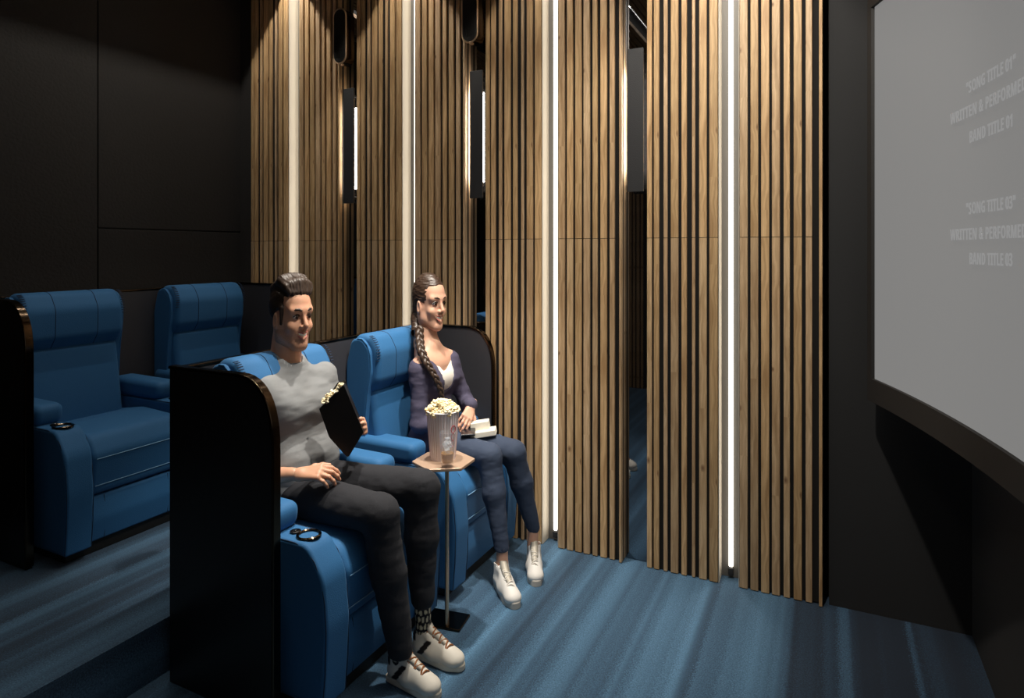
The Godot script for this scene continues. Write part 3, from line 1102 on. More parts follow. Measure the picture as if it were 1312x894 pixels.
# head in its own axes: x to the person's left, y up, z out of the face; eyes at y = 0
func head_field(wide: float, lady: bool) -> Field:
	var f := Field.new(Vector3(-0.10, -0.20, -0.13), Vector3(0.10, 0.14, 0.13), 0.0036)
	f.ell(Vector3(0, 0.036, -0.018), Vector3(0.072, 0.082, 0.090), 0.02)
	f.ell(Vector3(0, -0.030, 0.018), Vector3(0.060 * wide, 0.082, 0.060), 0.03)
	f.ell(Vector3(0, 0.036, 0.026), Vector3(0.058, 0.050, 0.050), 0.02)
	for s in [-1.0, 1.0]:
		f.cap(Vector3(s * 0.050 * wide, -0.030, -0.008), Vector3(s * 0.047 * wide, -0.066, 0.0), 0.020, 0.019, 0.025)
		f.cap(Vector3(s * 0.047 * wide, -0.066, 0.0), Vector3(s * 0.017, -0.101, 0.050), 0.019, 0.017 if lady else 0.020, 0.025)
		f.ell(Vector3(s * 0.036, -0.037, 0.054), Vector3(0.022, 0.017, 0.018), 0.02)
		f.cap(Vector3(s * 0.045, 0.020, 0.060), Vector3(s * 0.012, 0.019, 0.075), 0.010, 0.008 if lady else 0.011, 0.018)
	f.ell(Vector3(0, -0.101, 0.056), Vector3(0.021, 0.016, 0.018), 0.02)
	for s in [-1.0, 1.0]: f.ell(Vector3(s * 0.030, -0.002, 0.090), Vector3(0.018, 0.0115, 0.0165), -0.010)
	f.cap(Vector3(0, 0.010, 0.075), Vector3(0, -0.030, 0.096), 0.007, 0.0105, 0.012)
	for s in [-1.0, 1.0]: f.ell(Vector3(s * 0.0115, -0.036, 0.084), Vector3(0.008, 0.007, 0.010), 0.008)
	# smiling mouth
	for s in [-1.0, 1.0]:
		f.cap(Vector3(0, -0.056, 0.081), Vector3(s * 0.029, -0.049, 0.066), 0.0058, 0.0035, 0.008)
		f.cap(Vector3(0, -0.078, 0.077), Vector3(s * 0.028, -0.053, 0.066), 0.0065, 0.0035, 0.008)
		f.cap(Vector3(0, -0.067, 0.088), Vector3(s * 0.025, -0.055, 0.075), 0.0062, 0.003, -0.003)
		# ears
		f.ell(Vector3(s * 0.073, -0.020, -0.014), Vector3(0.009, 0.030, 0.019), 0.006, Basis(Vector3.UP, s * 0.35))
		f.ell(Vector3(s * 0.082, -0.018, -0.008), Vector3(0.006, 0.018, 0.009), -0.004)
	# neck
	f.cap(Vector3(0, -0.045, -0.030), Vector3(0, -0.20, -0.050), 0.052 if lady else 0.058, 0.060 if lady else 0.068, 0.03)
	return f

func face_parts(t: Node3D, place: Transform3D, hair: Material, lady: bool):
	for s in [-1.0, 1.0]:
		var e := part("eye", ball(Vector3(0.0138, 0.0110, 0.0135), 14), M.eye, t)
		e.transform = place * at(Vector3(s * 0.030, -0.001, 0.0635))
		var ir := part("iris", ball(Vector3(0.0076, 0.0076, 0.003), 12), M.iris, e, Vector3(0.0, 0.0, 0.0115))
		ir.position = Vector3(0, -0.0005, 0.0122)
		# lids narrowed by the smile
		var lid := part("eyelid", tube([Vector3(s * 0.016, 0.000, 0.0735), Vector3(s * 0.023, 0.0060, 0.0768), Vector3(s * 0.033, 0.0064, 0.0762), Vector3(s * 0.044, -0.001, 0.069)], 0.0020, 6), M.iris, t)
		lid.transform = place
		var low := part("eyelid", tube([Vector3(s * 0.018, -0.006, 0.0735), Vector3(s * 0.029, -0.0092, 0.0748), Vector3(s * 0.041, -0.005, 0.069)], 0.0019, 6), M.lid, t)
		low.transform = place
		var b := part("eyebrow", tube([Vector3(s * 0.012, 0.0185, 0.0850), Vector3(s * 0.026, 0.0240, 0.0830), Vector3(s * 0.038, 0.0235, 0.0755), Vector3(s * 0.050, 0.017, 0.064)], [0.0034, 0.0046, 0.0038, 0.0014] if not lady else [0.0022, 0.0030, 0.0024, 0.001], 7), hair, t)
		b.transform = place
	var arc := []
	for k in 9:
		var q := (k - 4) / 4.0
		arc.append(Vector3(q * 0.0245, -0.0645 + q * q * 0.0095, 0.0775 - q * q * 0.0115))
	var teeth := part("teeth", tube(arc, [0.001, 0.0035, 0.0045, 0.005, 0.005, 0.005, 0.0045, 0.0035, 0.001], 8), M.teeth, t)
	teeth.transform = place
	for q in [[-0.0565, 0.0058, 0.0830, 0.0025, 0.0035], [-0.0775, 0.019, 0.0810, 0.0036, 0.0035]]:
		var lip := []
		for k in 9:
			var u := (k - 4) / 4.0
			lip.append(Vector3(u * 0.0275, q[0] + u * u * q[1], q[2] - u * u * 0.0150))
		var lp := part("lip", tube(lip, [0.0008, 0.002, q[3], q[4], q[4], q[4], q[3], 0.002, 0.0008], 8), M.lip, t)
		lp.transform = place

# hand in its own axes: y along the fingers, x to the thumb's side, z out of the back of the hand
func hand_field(curl: Array, spread := 1.0) -> Field:
	var f := Field.new(Vector3(-0.06, -0.05, -0.10), Vector3(0.085, 0.19, 0.045), 0.0032)
	f.cap(Vector3(0, -0.045, 0), Vector3(0, 0.012, 0), 0.022, 0.020, 0.01)
	for q in [[0.026, 0.0105], [0.009, 0.0115], [-0.008, 0.011], [-0.024, 0.0095]]:
		f.cap(Vector3(q[0] * 0.55, 0.008, -0.002), Vector3(q[0], 0.082, 0.001), 0.0135, q[1], 0.012)
	f.ell(Vector3(0.020, 0.032, -0.012), Vector3(0.018, 0.028, 0.014), 0.012)
	var base := [Vector3(0.027, 0.082, 0), Vector3(0.0095, 0.087, 0.002), Vector3(-0.008, 0.083, 0.001), Vector3(-0.0245, 0.075, -0.002)]
	var lens := [[0.036, 0.022, 0.018], [0.040, 0.025, 0.019], [0.037, 0.023, 0.018], [0.028, 0.018, 0.016]]
	for i in 4:
		var p: Vector3 = base[i]
		var ang := 0.0
		var fan: float = [0.10, 0.02, -0.05, -0.13][i] * spread
		for j in 3:
			ang += curl[i][j]
			var q: Vector3 = p + Vector3(sin(fan) * cos(ang), cos(fan) * cos(ang), -sin(ang)) * lens[i][j]
			var r0: float = 0.0086 - 0.0008 * j - (0.0010 if i == 3 else 0.0)
			f.cap(p, q, r0, r0 - 0.0008, 0.004 if j else 0.007)
			p = q
	var tp := Vector3(0.024, 0.022, -0.010)
	for j in 3:
		var dir: Vector3 = [Vector3(0.75, 0.60, -0.28), Vector3(0.42, 0.86, -0.30), Vector3(0.20, 0.92, -0.34)][j]
		if curl.size() > 4: dir = (dir + curl[4] * float(j) * 0.5).normalized()
		var q: Vector3 = tp + dir.normalized() * [0.036, 0.028, 0.024][j]
		f.cap(tp, q, 0.0110 - 0.001 * j, 0.0100 - 0.001 * j, 0.007)
		tp = q
	return f

func hand_place(wrist: Vector3, fingers: Vector3, back: Vector3, thumb_side: float, scale := 1.0) -> Transform3D:
	var y := fingers.normalized()
	var z := (back - y * back.dot(y)).normalized()
	var x := y.cross(z) * thumb_side
	return Transform3D(Basis(x * scale, y * scale, z * scale), wrist)


# ------------------------------------------------------------------ shoes; own axes: x from heel to toe, y up
func shoe(t: Node3D, called: String, place: Transform3D, boot: bool, laces: Material, sole_mat: Material):
	var L := 0.215
	var f := Field.new(Vector3(-0.02, 0.0, -0.06), Vector3(0.25, 0.19, 0.06), 0.0042)
	f.cap(Vector3(0.034, 0.042, 0), Vector3(0.10, 0.040, 0), 0.033, 0.034, 0.02)
	f.cap(Vector3(0.10, 0.038, 0.002), Vector3(0.175, 0.030, -0.002), 0.036, 0.033, 0.02)
	f.ell(Vector3(0.178, 0.034, -0.002), Vector3(0.038, 0.024, 0.035), 0.015)
	f.cap(Vector3(0.062, 0.095, 0), Vector3(0.155, 0.050, 0), 0.027, 0.022, 0.025)
	f.cap(Vector3(0.038, 0.055, 0), Vector3(0.034, 0.125 if boot else 0.095, 0), 0.033, 0.033, 0.015)
	f.keep(Vector3(0, 0.020, 0), Vector3.UP)
	f.keep(Vector3(0.03, 0.118 if boot else 0.098, 0), Vector3(0.30, -1.0, 0).normalized())
	f.cap(Vector3(0.040, 0.075, 0), Vector3(0.044, 0.20, 0), 0.0265, 0.029, -0.004)
	var o := blank()
	f.mesh_into(o, Transform3D(), func(p: Vector3):
		var c := lin(232, 226, 214)
		if boot: return lin(240, 237, 232)
		# dark heel tab and side flash, tan scuffs at the toe
		if p.x < 0.030 and p.y > 0.070: c = lin(30, 27, 26)
		if p.y > 0.030 and p.y < 0.085 and absf(p.x - 0.048 - (p.y - 0.030) * 0.75) < 0.012 and absf(p.z) > 0.012: c = lin(30, 27, 26)
		return c)
	var s := part(called, net_mesh(o), M.shoe, t)
	s.transform = place
	var outline := rounded([[-0.004, -0.026, 0.02], [0.07, -0.030, 0.08], [0.15, -0.039, 0.05], [0.216, -0.026, 0.03], [0.222, 0.012, 0.03], [0.165, 0.036, 0.06], [0.08, 0.030, 0.08], [-0.004, 0.026, 0.02]], 5)
	part("sole", extruded(outline, 0.026 if not boot else 0.034, 0.007, 3), sole_mat, s, Vector3(0, 0.013, 0), Basis(Vector3.RIGHT, PI / 2))
	# tongue and laces
	part("tongue", tube([Vector3(0.062, 0.135, 0), Vector3(0.078, top_of(f, 0.078, 0), 0), Vector3(0.10, top_of(f, 0.10, 0), 0), Vector3(0.145, top_of(f, 0.145, 0), 0)], [0.016, 0.019, 0.018, 0.014], 10, true, Vector2(1.0, 0.35)), M.sole if boot else M.tongue, s)
	for k in 7:
		var q := k / 6.0
		var cx := lerpf(0.078, 0.162, q)
		var w := lerpf(0.020, 0.015, q)
		var dx := 0.005 if k % 2 else -0.005
		var line := []
		for u in [-1.0, -0.6, 0.0, 0.6, 1.0]:
			var px: float = cx + dx * u
			line.append(Vector3(px, top_of(f, px, w * u) + (0.0045 if absf(u) < 0.9 else -0.001), w * u))
		part("lace", tube(line, 0.0030, 6), laces, s)
	if not boot:
		for sz in [-1.0, 1.0]:
			for k in 2: part("eyelet", ball(Vector3(0.003, 0.003, 0.002), 8), M.dark_patch, s, Vector3(0.098 + k * 0.014, 0.045, sz * 0.0362))
		part("tongue_patch", rbox(Vector3(0.016, 0.003, 0.018), 0.001, 1), M.dark_patch, s, Vector3(0.068, 0.136, 0), Basis(Vector3.BACK, -0.7))

func top_of(f: Field, x: float, z: float) -> float:
	var i := Vector3i(((Vector3(x, 0, z) - f.org) / f.h).round())
	for y in range(f.n.y - 1, 0, -1):
		if f.d[(i.z * f.n.y + y) * f.n.x + i.x] < 0.0: return f.org.y + y * f.h
	return 0.03

func shoe_place(heel: Vector3, toe: Vector3) -> Transform3D:
	var x := (toe - heel).normalized()
	var z := x.cross(Vector3.UP).normalized()
	var y := z.cross(x)
	return Transform3D(Basis(x, y, z) * 0.93, heel)


# ------------------------------------------------------------------ the man
func man():
	var t := thing("person", "man in grey t-shirt and dark trousers holding a black popcorn bag", "person", Vector3.ZERO)
	var skin := lin(204, 152, 124)
	# joints
	var neck := Vector3(-1.775, 0.985, -1.745)
	var rs := Vector3(-1.742, 0.912, -1.608)
	var ls := Vector3(-1.745, 0.918, -1.890)
	var re := Vector3(-1.755, 0.640, -1.545)
	var rw := Vector3(-1.595, 0.655, -1.605)
	var le := Vector3(-1.690, 0.665, -1.955)
	var lw := Vector3(-1.565, 0.735, -1.875)
	var pelvis := Vector3(-1.690, 0.545, -1.755)
	var out := blank()
	var hp := Transform3D(Basis(Vector3(0, 0, -1), Vector3.UP, Vector3(1, 0, 0)) * Basis(Vector3.UP, -0.20) * Basis(Vector3.RIGHT, 0.03) * Basis.from_scale(Vector3(0.84, 1.04, 0.86)), Vector3(-1.742, 1.166, -1.748))
	var hf := head_field(1.06, false)
	var stub := FastNoiseLite.new()
	stub.frequency = 260.0
	hf.mesh_into(out, hp, func(p: Vector3):
		var c := skin
		# cropped beard along the jaw, cheeks' edge and upper lip
		var jaw := p.y < -0.045 and p.y > -0.125 and (p.y < -0.078 or absf(p.x) > 0.040 or (p.y < -0.040 and p.y > -0.052 and absf(p.x) < 0.028)) and p.z > -0.02
		if jaw: c = c.lerp(lin(92, 66, 52), 0.34 + 0.3 * stub.get_noise_3dv(p))
		return c)
	var f := Field.new(Vector3(-1.90, 0.48, -2.05), Vector3(-1.42, 1.08, -1.45), 0.0095)
	f.cap(neck + Vector3(0.01, 0.08, 0), neck + Vector3(-0.005, -0.06, 0), 0.048, 0.060, 0.03)
	f.cap(rs, ls, 0.042, 0.042, 0.04)
	f.cap(neck + Vector3(0, -0.08, 0), pelvis, 0.052, 0.05, 0.04)
	f.cap(rs, re, 0.040, 0.034, 0.03)
	f.cap(re, rw, 0.036, 0.022, 0.01)
	f.cap(ls, le, 0.040, 0.034, 0.03)
	f.cap(le, lw, 0.036, 0.022, 0.01)
	f.mesh_into(out, Transform3D(), func(_p): return skin)
	var hr := hand_field([[0.35, 0.55, 0.35], [0.40, 0.60, 0.40], [0.45, 0.62, 0.40], [0.5, 0.6, 0.4]])
	hr.mesh_into(out, hand_place(rw + Vector3(0.012, 0.0, -0.005), Vector3(0.90, 0.10, -0.34), Vector3(-0.10, 0.85, 0.55), -1.0, 0.92), func(_p): return skin)
	var hl := hand_field([[0.55, 1.05, 0.7], [0.55, 1.1, 0.7], [0.55, 1.1, 0.7], [0.55, 1.05, 0.7]], 0.6)
	hl.mesh_into(out, hand_place(lw + Vector3(0.012, 0.006, 0.006), Vector3(0.84, 0.38, 0.40), Vector3(0.42, 0.05, -0.90), 1.0, 0.88), func(_p): return skin)
	part("body", net_mesh(out), M.skin_m, t)
	face_parts(t, hp, M.hair_m, false)
	# hair swept back
	var g := Field.new(Vector3(-0.11, -0.12, -0.15), Vector3(0.11, 0.18, 0.12), 0.0042)
	g.ell(Vector3(0, 0.034, -0.024), Vector3(0.077, 0.094, 0.096), 0.01)
	g.ell(Vector3(0, -0.055, 0.082), Vector3(0.094, 0.130, 0.078), -0.012)
	for s in [-1.0, 1.0]: g.ell(Vector3(s * 0.085, -0.030, 0.005), Vector3(0.034, 0.055, 0.036), -0.008)
	g.keep(Vector3(0, -0.075, -0.08), Vector3(0, 1, -0.25).normalized())
	for k in 9:
		var x := -0.056 + 0.014 * k
		var up := 0.009 - absf(x) * 0.25 + (0.006 if k % 2 else 0.0)
		g.cap(Vector3(x * 0.95, 0.082, 0.060 - absf(x) * 0.25), Vector3(x, 0.103 + up, 0.046 - absf(x) * 0.2), 0.010, 0.013, 0.012)
		g.cap(Vector3(x, 0.103 + up, 0.046 - absf(x) * 0.2), Vector3(x * 0.95, 0.120 + up * 0.5, -0.006), 0.013, 0.016, 0.010)
		g.cap(Vector3(x * 0.95, 0.120 + up * 0.5, -0.006), Vector3(x * 0.8, 0.088, -0.075), 0.016, 0.014, 0.014)
	for s in [-1.0, 1.0]: g.cap(Vector3(s * 0.068, 0.030, 0.022), Vector3(s * 0.066, -0.026, 0.020), 0.009, 0.006, 0.01)
	g.folds(0.003, Vector3(150, 26, 12), 4)
	var hm := part("hair", solid(g), M.hair_m, t)
	hm.transform = hp
	# t-shirt
	var s := Field.new(Vector3(-1.90, 0.46, -2.03), Vector3(-1.52, 1.05, -1.47), 0.0062)
	s.cap(rs + Vector3(0, -0.015, 0.0), ls + Vector3(0, -0.015, 0.0), 0.056, 0.056, 0.04)
	s.cap(Vector3(-1.722, 0.835, -1.675), Vector3(-1.722, 0.835, -1.825), 0.083, 0.083, 0.05)
	s.cap(Vector3(-1.705, 0.66, -1.680), Vector3(-1.705, 0.66, -1.825), 0.084, 0.084, 0.07)
	s.cap(Vector3(-1.695, 0.55, -1.685), Vector3(-1.695, 0.55, -1.825), 0.090, 0.090, 0.05)
	s.cap(neck + Vector3(-0.004, -0.005, 0), neck + Vector3(0, -0.10, 0), 0.074, 0.085, 0.03)
	for e in [rs, ls]: s.cap(neck + Vector3(-0.012, -0.02, 0), e + Vector3(0, 0.004, 0), 0.058, 0.050, 0.03)
	s.cap(rs, rs.lerp(re, 0.62), 0.052, 0.052, 0.03)
	s.cap(ls, ls.lerp(le, 0.62), 0.052, 0.052, 0.03)
	s.cap(neck + Vector3(0.03, 0.17, 0), neck + Vector3(0.014, 0.036, 0), 0.062, 0.053, -0.006)
	s.keep(Vector3(-1.7, 0.505, -1.75), Vector3(-0.3, 1, 0).normalized())
	s.folds(0.007, Vector3(3, 9, 6), 11)
	s.folds(0.0025, Vector3(4, 26, 9), 12)
	part("t_shirt", solid(s), M.tee, t)
	# trousers
	var q := Field.new(Vector3(-1.82, 0.06, -2.02), Vector3(-1.12, 0.70, -1.54), 0.009)
	var rk := Vector3(-1.300, 0.548, -1.680)
	var lk := Vector3(-1.262, 0.578, -1.862)
	var ra := Vector3(-1.232, 0.115, -1.702)
	var la := Vector3(-1.248, 0.212, -1.848)
	q.cap(Vector3(-1.680, 0.545, -1.690), Vector3(-1.680, 0.545, -1.820), 0.088, 0.088, 0.03)
	q.cap(Vector3(-1.650, 0.545, -1.695), rk, 0.078, 0.062, 0.03)
	q.cap(Vector3(-1.650, 0.550, -1.825), lk, 0.078, 0.062, 0.03)
	q.cap(rk, rk.lerp(ra, 0.45), 0.060, 0.055, 0.02)
	q.cap(rk.lerp(ra, 0.45), ra, 0.055, 0.040, 0.02)
	q.cap(lk, lk.lerp(la, 0.45), 0.060, 0.055, 0.02)
	q.cap(lk.lerp(la, 0.45), la, 0.055, 0.042, 0.02)
	q.keep(Vector3(-1.23, 0.098, -1.75), Vector3(0, 1, 0))
	q.folds(0.0035, Vector3(9, 8, 9), 23)
	q.folds(0.0022, Vector3(16, 30, 8), 24)
	part("trousers", solid(q), M.trousers, t)
	for e in [[Vector3(-1.240, 0.12, -1.706), Vector3(-1.248, 0.055, -1.714)], [Vector3(-1.247, 0.19, -1.850), Vector3(-1.250, 0.055, -1.858)]]:
		var k := Field.new(Vector3(-1.34, 0.02, -1.92), Vector3(-1.16, 0.24, -1.62), 0.005)
		k.cap(e[0], e[1], 0.029, 0.024, 0.0)
		var so := blank()
		k.mesh_into(so, Transform3D(), func(p: Vector3):
			var cell := Vector3(p.x * 42.0, p.y * 38.0, p.z * 42.0)
			var row := floorf(cell.y)
			var ang: float = atan2(p.z - e[0].z, p.x - e[0].x) * 1.6 + row * 0.5
			return lin(214, 208, 180) if Vector2(ang - roundf(ang), (cell.y - row - 0.5) * 0.8).length() < 0.30 else lin(18, 20, 30))
		part("sock", net_mesh(so), M.sock, t)
	shoe(t, "shoe", shoe_place(Vector3(-1.288, 0.0, -1.720), Vector3(-1.08, 0.0, -1.700)), false, M.lace_brown, M.sole)
	shoe(t, "shoe", shoe_place(Vector3(-1.290, 0.0, -1.862), Vector3(-1.08, 0.0, -1.850)), false, M.lace_brown, M.sole)


# ------------------------------------------------------------------ the woman
func woman():
	var t := thing("person", "woman with long dark braid in purple-grey top and blue jeans", "person", Vector3.ZERO)
	var skin := lin(214, 166, 142)
	var neck := Vector3(-1.640, 0.968, -2.495)
	var rs := Vector3(-1.622, 0.880, -2.385)
	var ls := Vector3(-1.612, 0.880, -2.610)
	var re := Vector3(-1.600, 0.640, -2.345)
	var rw := Vector3(-1.520, 0.640, -2.385)
	var le := Vector3(-1.545, 0.670, -2.660)
	var lw := Vector3(-1.455, 0.700, -2.545)
	var out := blank()
	var hp := Transform3D(Basis(Vector3(0, 0, -1), Vector3.UP, Vector3(1, 0, 0)) * Basis(Vector3.UP, -0.28) * Basis(Vector3.RIGHT, 0.02) * Basis.from_scale(Vector3(0.84, 1.06, 0.86)), Vector3(-1.640, 1.160, -2.498))
	head_field(0.95, true).mesh_into(out, hp, func(_p): return skin)
	var f := Field.new(Vector3(-1.76, 0.50, -2.74), Vector3(-1.36, 1.05, -2.26), 0.0085)
	f.cap(neck + Vector3(-0.024, 0.06, 0), neck + Vector3(-0.022, -0.05, 0), 0.050, 0.056, 0.04)
	for e in [rs, ls]: f.cap(neck + Vector3(0, -0.01, 0), e + Vector3(0, 0.012, 0), 0.036, 0.026, 0.03)
	f.cap(rs, ls, 0.038, 0.038, 0.04)
	f.cap(neck + Vector3(0.010, -0.10, 0.03), neck + Vector3(0.010, -0.10, -0.03), 0.064, 0.064, 0.03)
	f.cap(rs, re, 0.030, 0.026, 0.02)
	f.cap(re, rw, 0.026, 0.017, 0.01)
	f.cap(ls, le, 0.030, 0.026, 0.02)
	f.cap(le, lw, 0.026, 0.017, 0.01)
	f.mesh_into(out, Transform3D(), func(_p): return skin)
	hand_field([[0.30, 0.35, 0.25], [0.25, 0.35, 0.25], [0.30, 0.40, 0.25], [0.4, 0.4, 0.3]]).mesh_into(out, hand_place(lw + Vector3(0.004, -0.010, 0.005), Vector3(0.12, -0.52, 0.80), Vector3(0.70, 0.65, 0.25), -1.0, 0.78), func(_p): return skin)
	hand_field([[0.4, 0.5, 0.4], [0.4, 0.5, 0.4], [0.45, 0.5, 0.4], [0.5, 0.5, 0.4]]).mesh_into(out, hand_place(rw + Vector3(0.008, -0.003, -0.004), Vector3(0.45, 0.0, -0.88), Vector3(0.05, 1.0, 0.1), -1.0, 0.72), func(_p): return skin)
	part("body", net_mesh(out), M.skin_w, t)
	face_parts(t, hp, M.hair_w, true)
	# hair drawn back from the face
	var g := Field.new(Vector3(-0.10, -0.16, -0.15), Vector3(0.10, 0.15, 0.11), 0.0042)
	g.ell(Vector3(0, 0.032, -0.022), Vector3(0.076, 0.096, 0.100), 0.01)
	g.ell(Vector3(0, -0.060, 0.082), Vector3(0.082, 0.138, 0.086), -0.010)
	for s in [-1.0, 1.0]: g.ell(Vector3(s * 0.086, -0.030, 0.002), Vector3(0.030, 0.040, 0.026), -0.008)
	g.cap(Vector3(0, -0.010, -0.085), Vector3(-0.030, -0.075, -0.075), 0.036, 0.032, 0.03)
	g.cap(Vector3(-0.030, -0.075, -0.075), Vector3(-0.080, -0.130, -0.030), 0.030, 0.022, 0.02)
	g.folds(0.0028, Vector3(26, 110, 20), 8)
	var hm := part("hair", solid(g), M.hair_w, t)
	hm.transform = hp
	# braid over the shoulder nearer the camera: three strands
	var path := [Vector3(-1.660, 1.050, -2.432), Vector3(-1.640, 1.005, -2.405), Vector3(-1.607, 0.960, -2.368), Vector3(-1.566, 0.905, -2.355), Vector3(-1.530, 0.845, -2.368), Vector3(-1.515, 0.790, -2.385), Vector3(-1.515, 0.740, -2.395)]
	var curve := Curve3D.new()
	for p in path: curve.add_point(p)
	var length := curve.get_baked_length()
	var br := thing_part("braid", t)
	for strand in 3:
		var line := []
		var rad := []
		var ph := TAU * strand / 3.0
		for k in 61:
			var s := k / 60.0
			var p := curve.sample_baked(s * length)
			var w := lerpf(0.012, 0.007, s)
			var a := s * TAU * 4.0 + ph
			line.append(p + Vector3(0.55, 0.25, -0.75).normalized() * sin(a) * w + Vector3(0.75, 0.15, 0.55).normalized() * sin(a * 2.0) * w * 0.45)
			rad.append(lerpf(0.0125, 0.007, s))
		part("strand", tube(line, rad, 8), M.hair_w, br)
	part("hair_tie", ball(Vector3(0.009, 0.006, 0.009), 10), M.dark_patch, br, path[-1])
	part("braid_end", tube([path[-1], path[-1] + Vector3(0.002, -0.02, -0.002), path[-1] + Vector3(0.0, -0.045, -0.004)], [0.007, 0.010, 0.003], 8), M.hair_w, br)
	# white under-top showing at the neckline
	var vneck := [neck + Vector3(0.09, 0.02, 0.0), neck + Vector3(0.085, -0.115, 0.0)]
	var wtop := Field.new(Vector3(-1.78, 0.55, -2.70), Vector3(-1.46, 1.0, -2.30), 0.0085)
	wtop.cap(rs + Vector3(0.002, -0.005, -0.01), ls + Vector3(0.002, -0.005, 0.01), 0.043, 0.043, 0.03)
	wtop.cap(Vector3(-1.616, 0.815, -2.440), Vector3(-1.616, 0.815, -2.555), 0.074, 0.074, 0.03)
	wtop.cap(Vector3(-1.622, 0.64, -2.450), Vector3(-1.622, 0.64, -2.545), 0.064, 0.064, 0.05)
	wtop.cap(neck + Vector3(0.03, 0.08, 0.0), neck + Vector3(0.07, -0.09, 0.0), 0.060, 0.030, -0.006)
	wtop.cap(neck + Vector3(-0.01, 0.10, 0.0), neck + Vector3(0.0, -0.03, 0.0), 0.062, 0.050, -0.006)
	part("under_top", solid(wtop), M.white_top, t)
	var s2 := Field.new(Vector3(-1.80, 0.46, -2.74), Vector3(-1.36, 1.0, -2.25), 0.0085)
	s2.cap(rs + Vector3(0.0, -0.010, 0.0), ls + Vector3(0.0, -0.010, 0.0), 0.047, 0.047, 0.03)
	s2.cap(Vector3(-1.616, 0.812, -2.435), Vector3(-1.616, 0.812, -2.560), 0.081, 0.081, 0.04)
	s2.cap(Vector3(-1.622, 0.66, -2.450), Vector3(-1.622, 0.66, -2.545), 0.068, 0.068, 0.06)
	s2.cap(Vector3(-1.618, 0.555, -2.430), Vector3(-1.618, 0.555, -2.560), 0.083, 0.083, 0.05)
	s2.cap(rs, re, 0.041, 0.036, 0.03)
	s2.cap(re, re.lerp(rw, 0.92), 0.037, 0.026, 0.015)
	s2.cap(ls, le, 0.041, 0.036, 0.03)
	s2.cap(le, le.lerp(lw, 0.97), 0.040, 0.031, 0.015)
	s2.cap(neck + Vector3(0.04, 0.09, 0.0), neck + Vector3(0.10, -0.175, 0.0), 0.100, 0.036, -0.006)
	s2.cap(neck + Vector3(-0.01, 0.12, 0.0), neck + Vector3(0.0, -0.02, 0.0), 0.074, 0.066, -0.006)
	s2.keep(Vector3(-1.62, 0.50, -2.5), Vector3(-0.3, 1, 0).normalized())
	s2.folds(0.004, Vector3(6, 14, 8), 31)
	s2.folds(0.002, Vector3(10, 34, 16), 32)
	part("top", solid(s2), M.top, t)
	# jeans
	var j := Field.new(Vector3(-1.74, 0.12, -2.68), Vector3(-1.10, 0.66, -2.30), 0.0085)
	var rk := Vector3(-1.286, 0.528, -2.405)
	var lk := Vector3(-1.232, 0.515, -2.530)
	var ra := Vector3(-1.210, 0.165, -2.375)
	var la := Vector3(-1.166, 0.180, -2.590)
	j.cap(Vector3(-1.612, 0.540, -2.440), Vector3(-1.612, 0.540, -2.550), 0.077, 0.077, 0.03)
	j.cap(Vector3(-1.585, 0.545, -2.440), rk, 0.069, 0.053, 0.025)
	j.cap(Vector3(-1.585, 0.545, -2.550), lk, 0.069, 0.053, 0.025)
	j.cap(rk, rk.lerp(ra, 0.4), 0.051, 0.047, 0.02)
	j.cap(rk.lerp(ra, 0.4), ra, 0.047, 0.030, 0.02)
	j.cap(lk, lk.lerp(la, 0.4), 0.051, 0.047, 0.02)
	j.cap(lk.lerp(la, 0.4), la, 0.047, 0.030, 0.02)
	j.keep(Vector3(-1.2, 0.158, -2.45), Vector3(0, 1, 0))
	j.folds(0.0025, Vector3(10, 10, 10), 43)
	j.folds(0.0015, Vector3(24, 40, 14), 44)
	part("jeans", solid(j), M.jeans, t)
	for e in [[ra, Vector3(-1.205, 0.05, -2.370)], [la, Vector3(-1.168, 0.06, -2.590)]]:
		var k := Field.new(Vector3(-1.29, 0.03, -2.66), Vector3(-1.10, 0.23, -2.29), 0.006)
		k.cap(e[0] + Vector3(0, 0.02, 0), e[1], 0.024, 0.025, 0.0)
		var ank := blank()
		k.mesh_into(ank, Transform3D(), func(_p): return skin)
		part("ankle", net_mesh(ank), M.skin_w, t)
	shoe(t, "boot", shoe_place(Vector3(-1.238, 0.0, -2.398), Vector3(-1.095, 0.0, -2.262)), true, M.lace_white, M.sole_w)
	shoe(t, "boot", shoe_place(Vector3(-1.180, 0.0, -2.628), Vector3(-1.105, 0.0, -2.475)), true, M.lace_white, M.sole_w)

func thing_part(called: String, parent: Node3D) -> Node3D:
	var o := Node3D.new()
	o.name = called
	parent.add_child(o, true)
	return o


# ------------------------------------------------------------------ table, popcorn and small things
func kernel(sd: int) -> ArrayMesh:
	var r := RandomNumberGenerator.new()
	r.seed = sd
	var list := []
	for k in 7:
		var d := Vector3(r.randf_range(-1, 1), r.randf_range(-1, 1), r.randf_range(-1, 1)).normalized()
		list.append([ball(Vector3(r.randf_range(0.0030, 0.0062), r.randf_range(0.0030, 0.0062), r.randf_range(0.0030, 0.0062)), 8), at(d * 0.0070)])
	return merged(list)

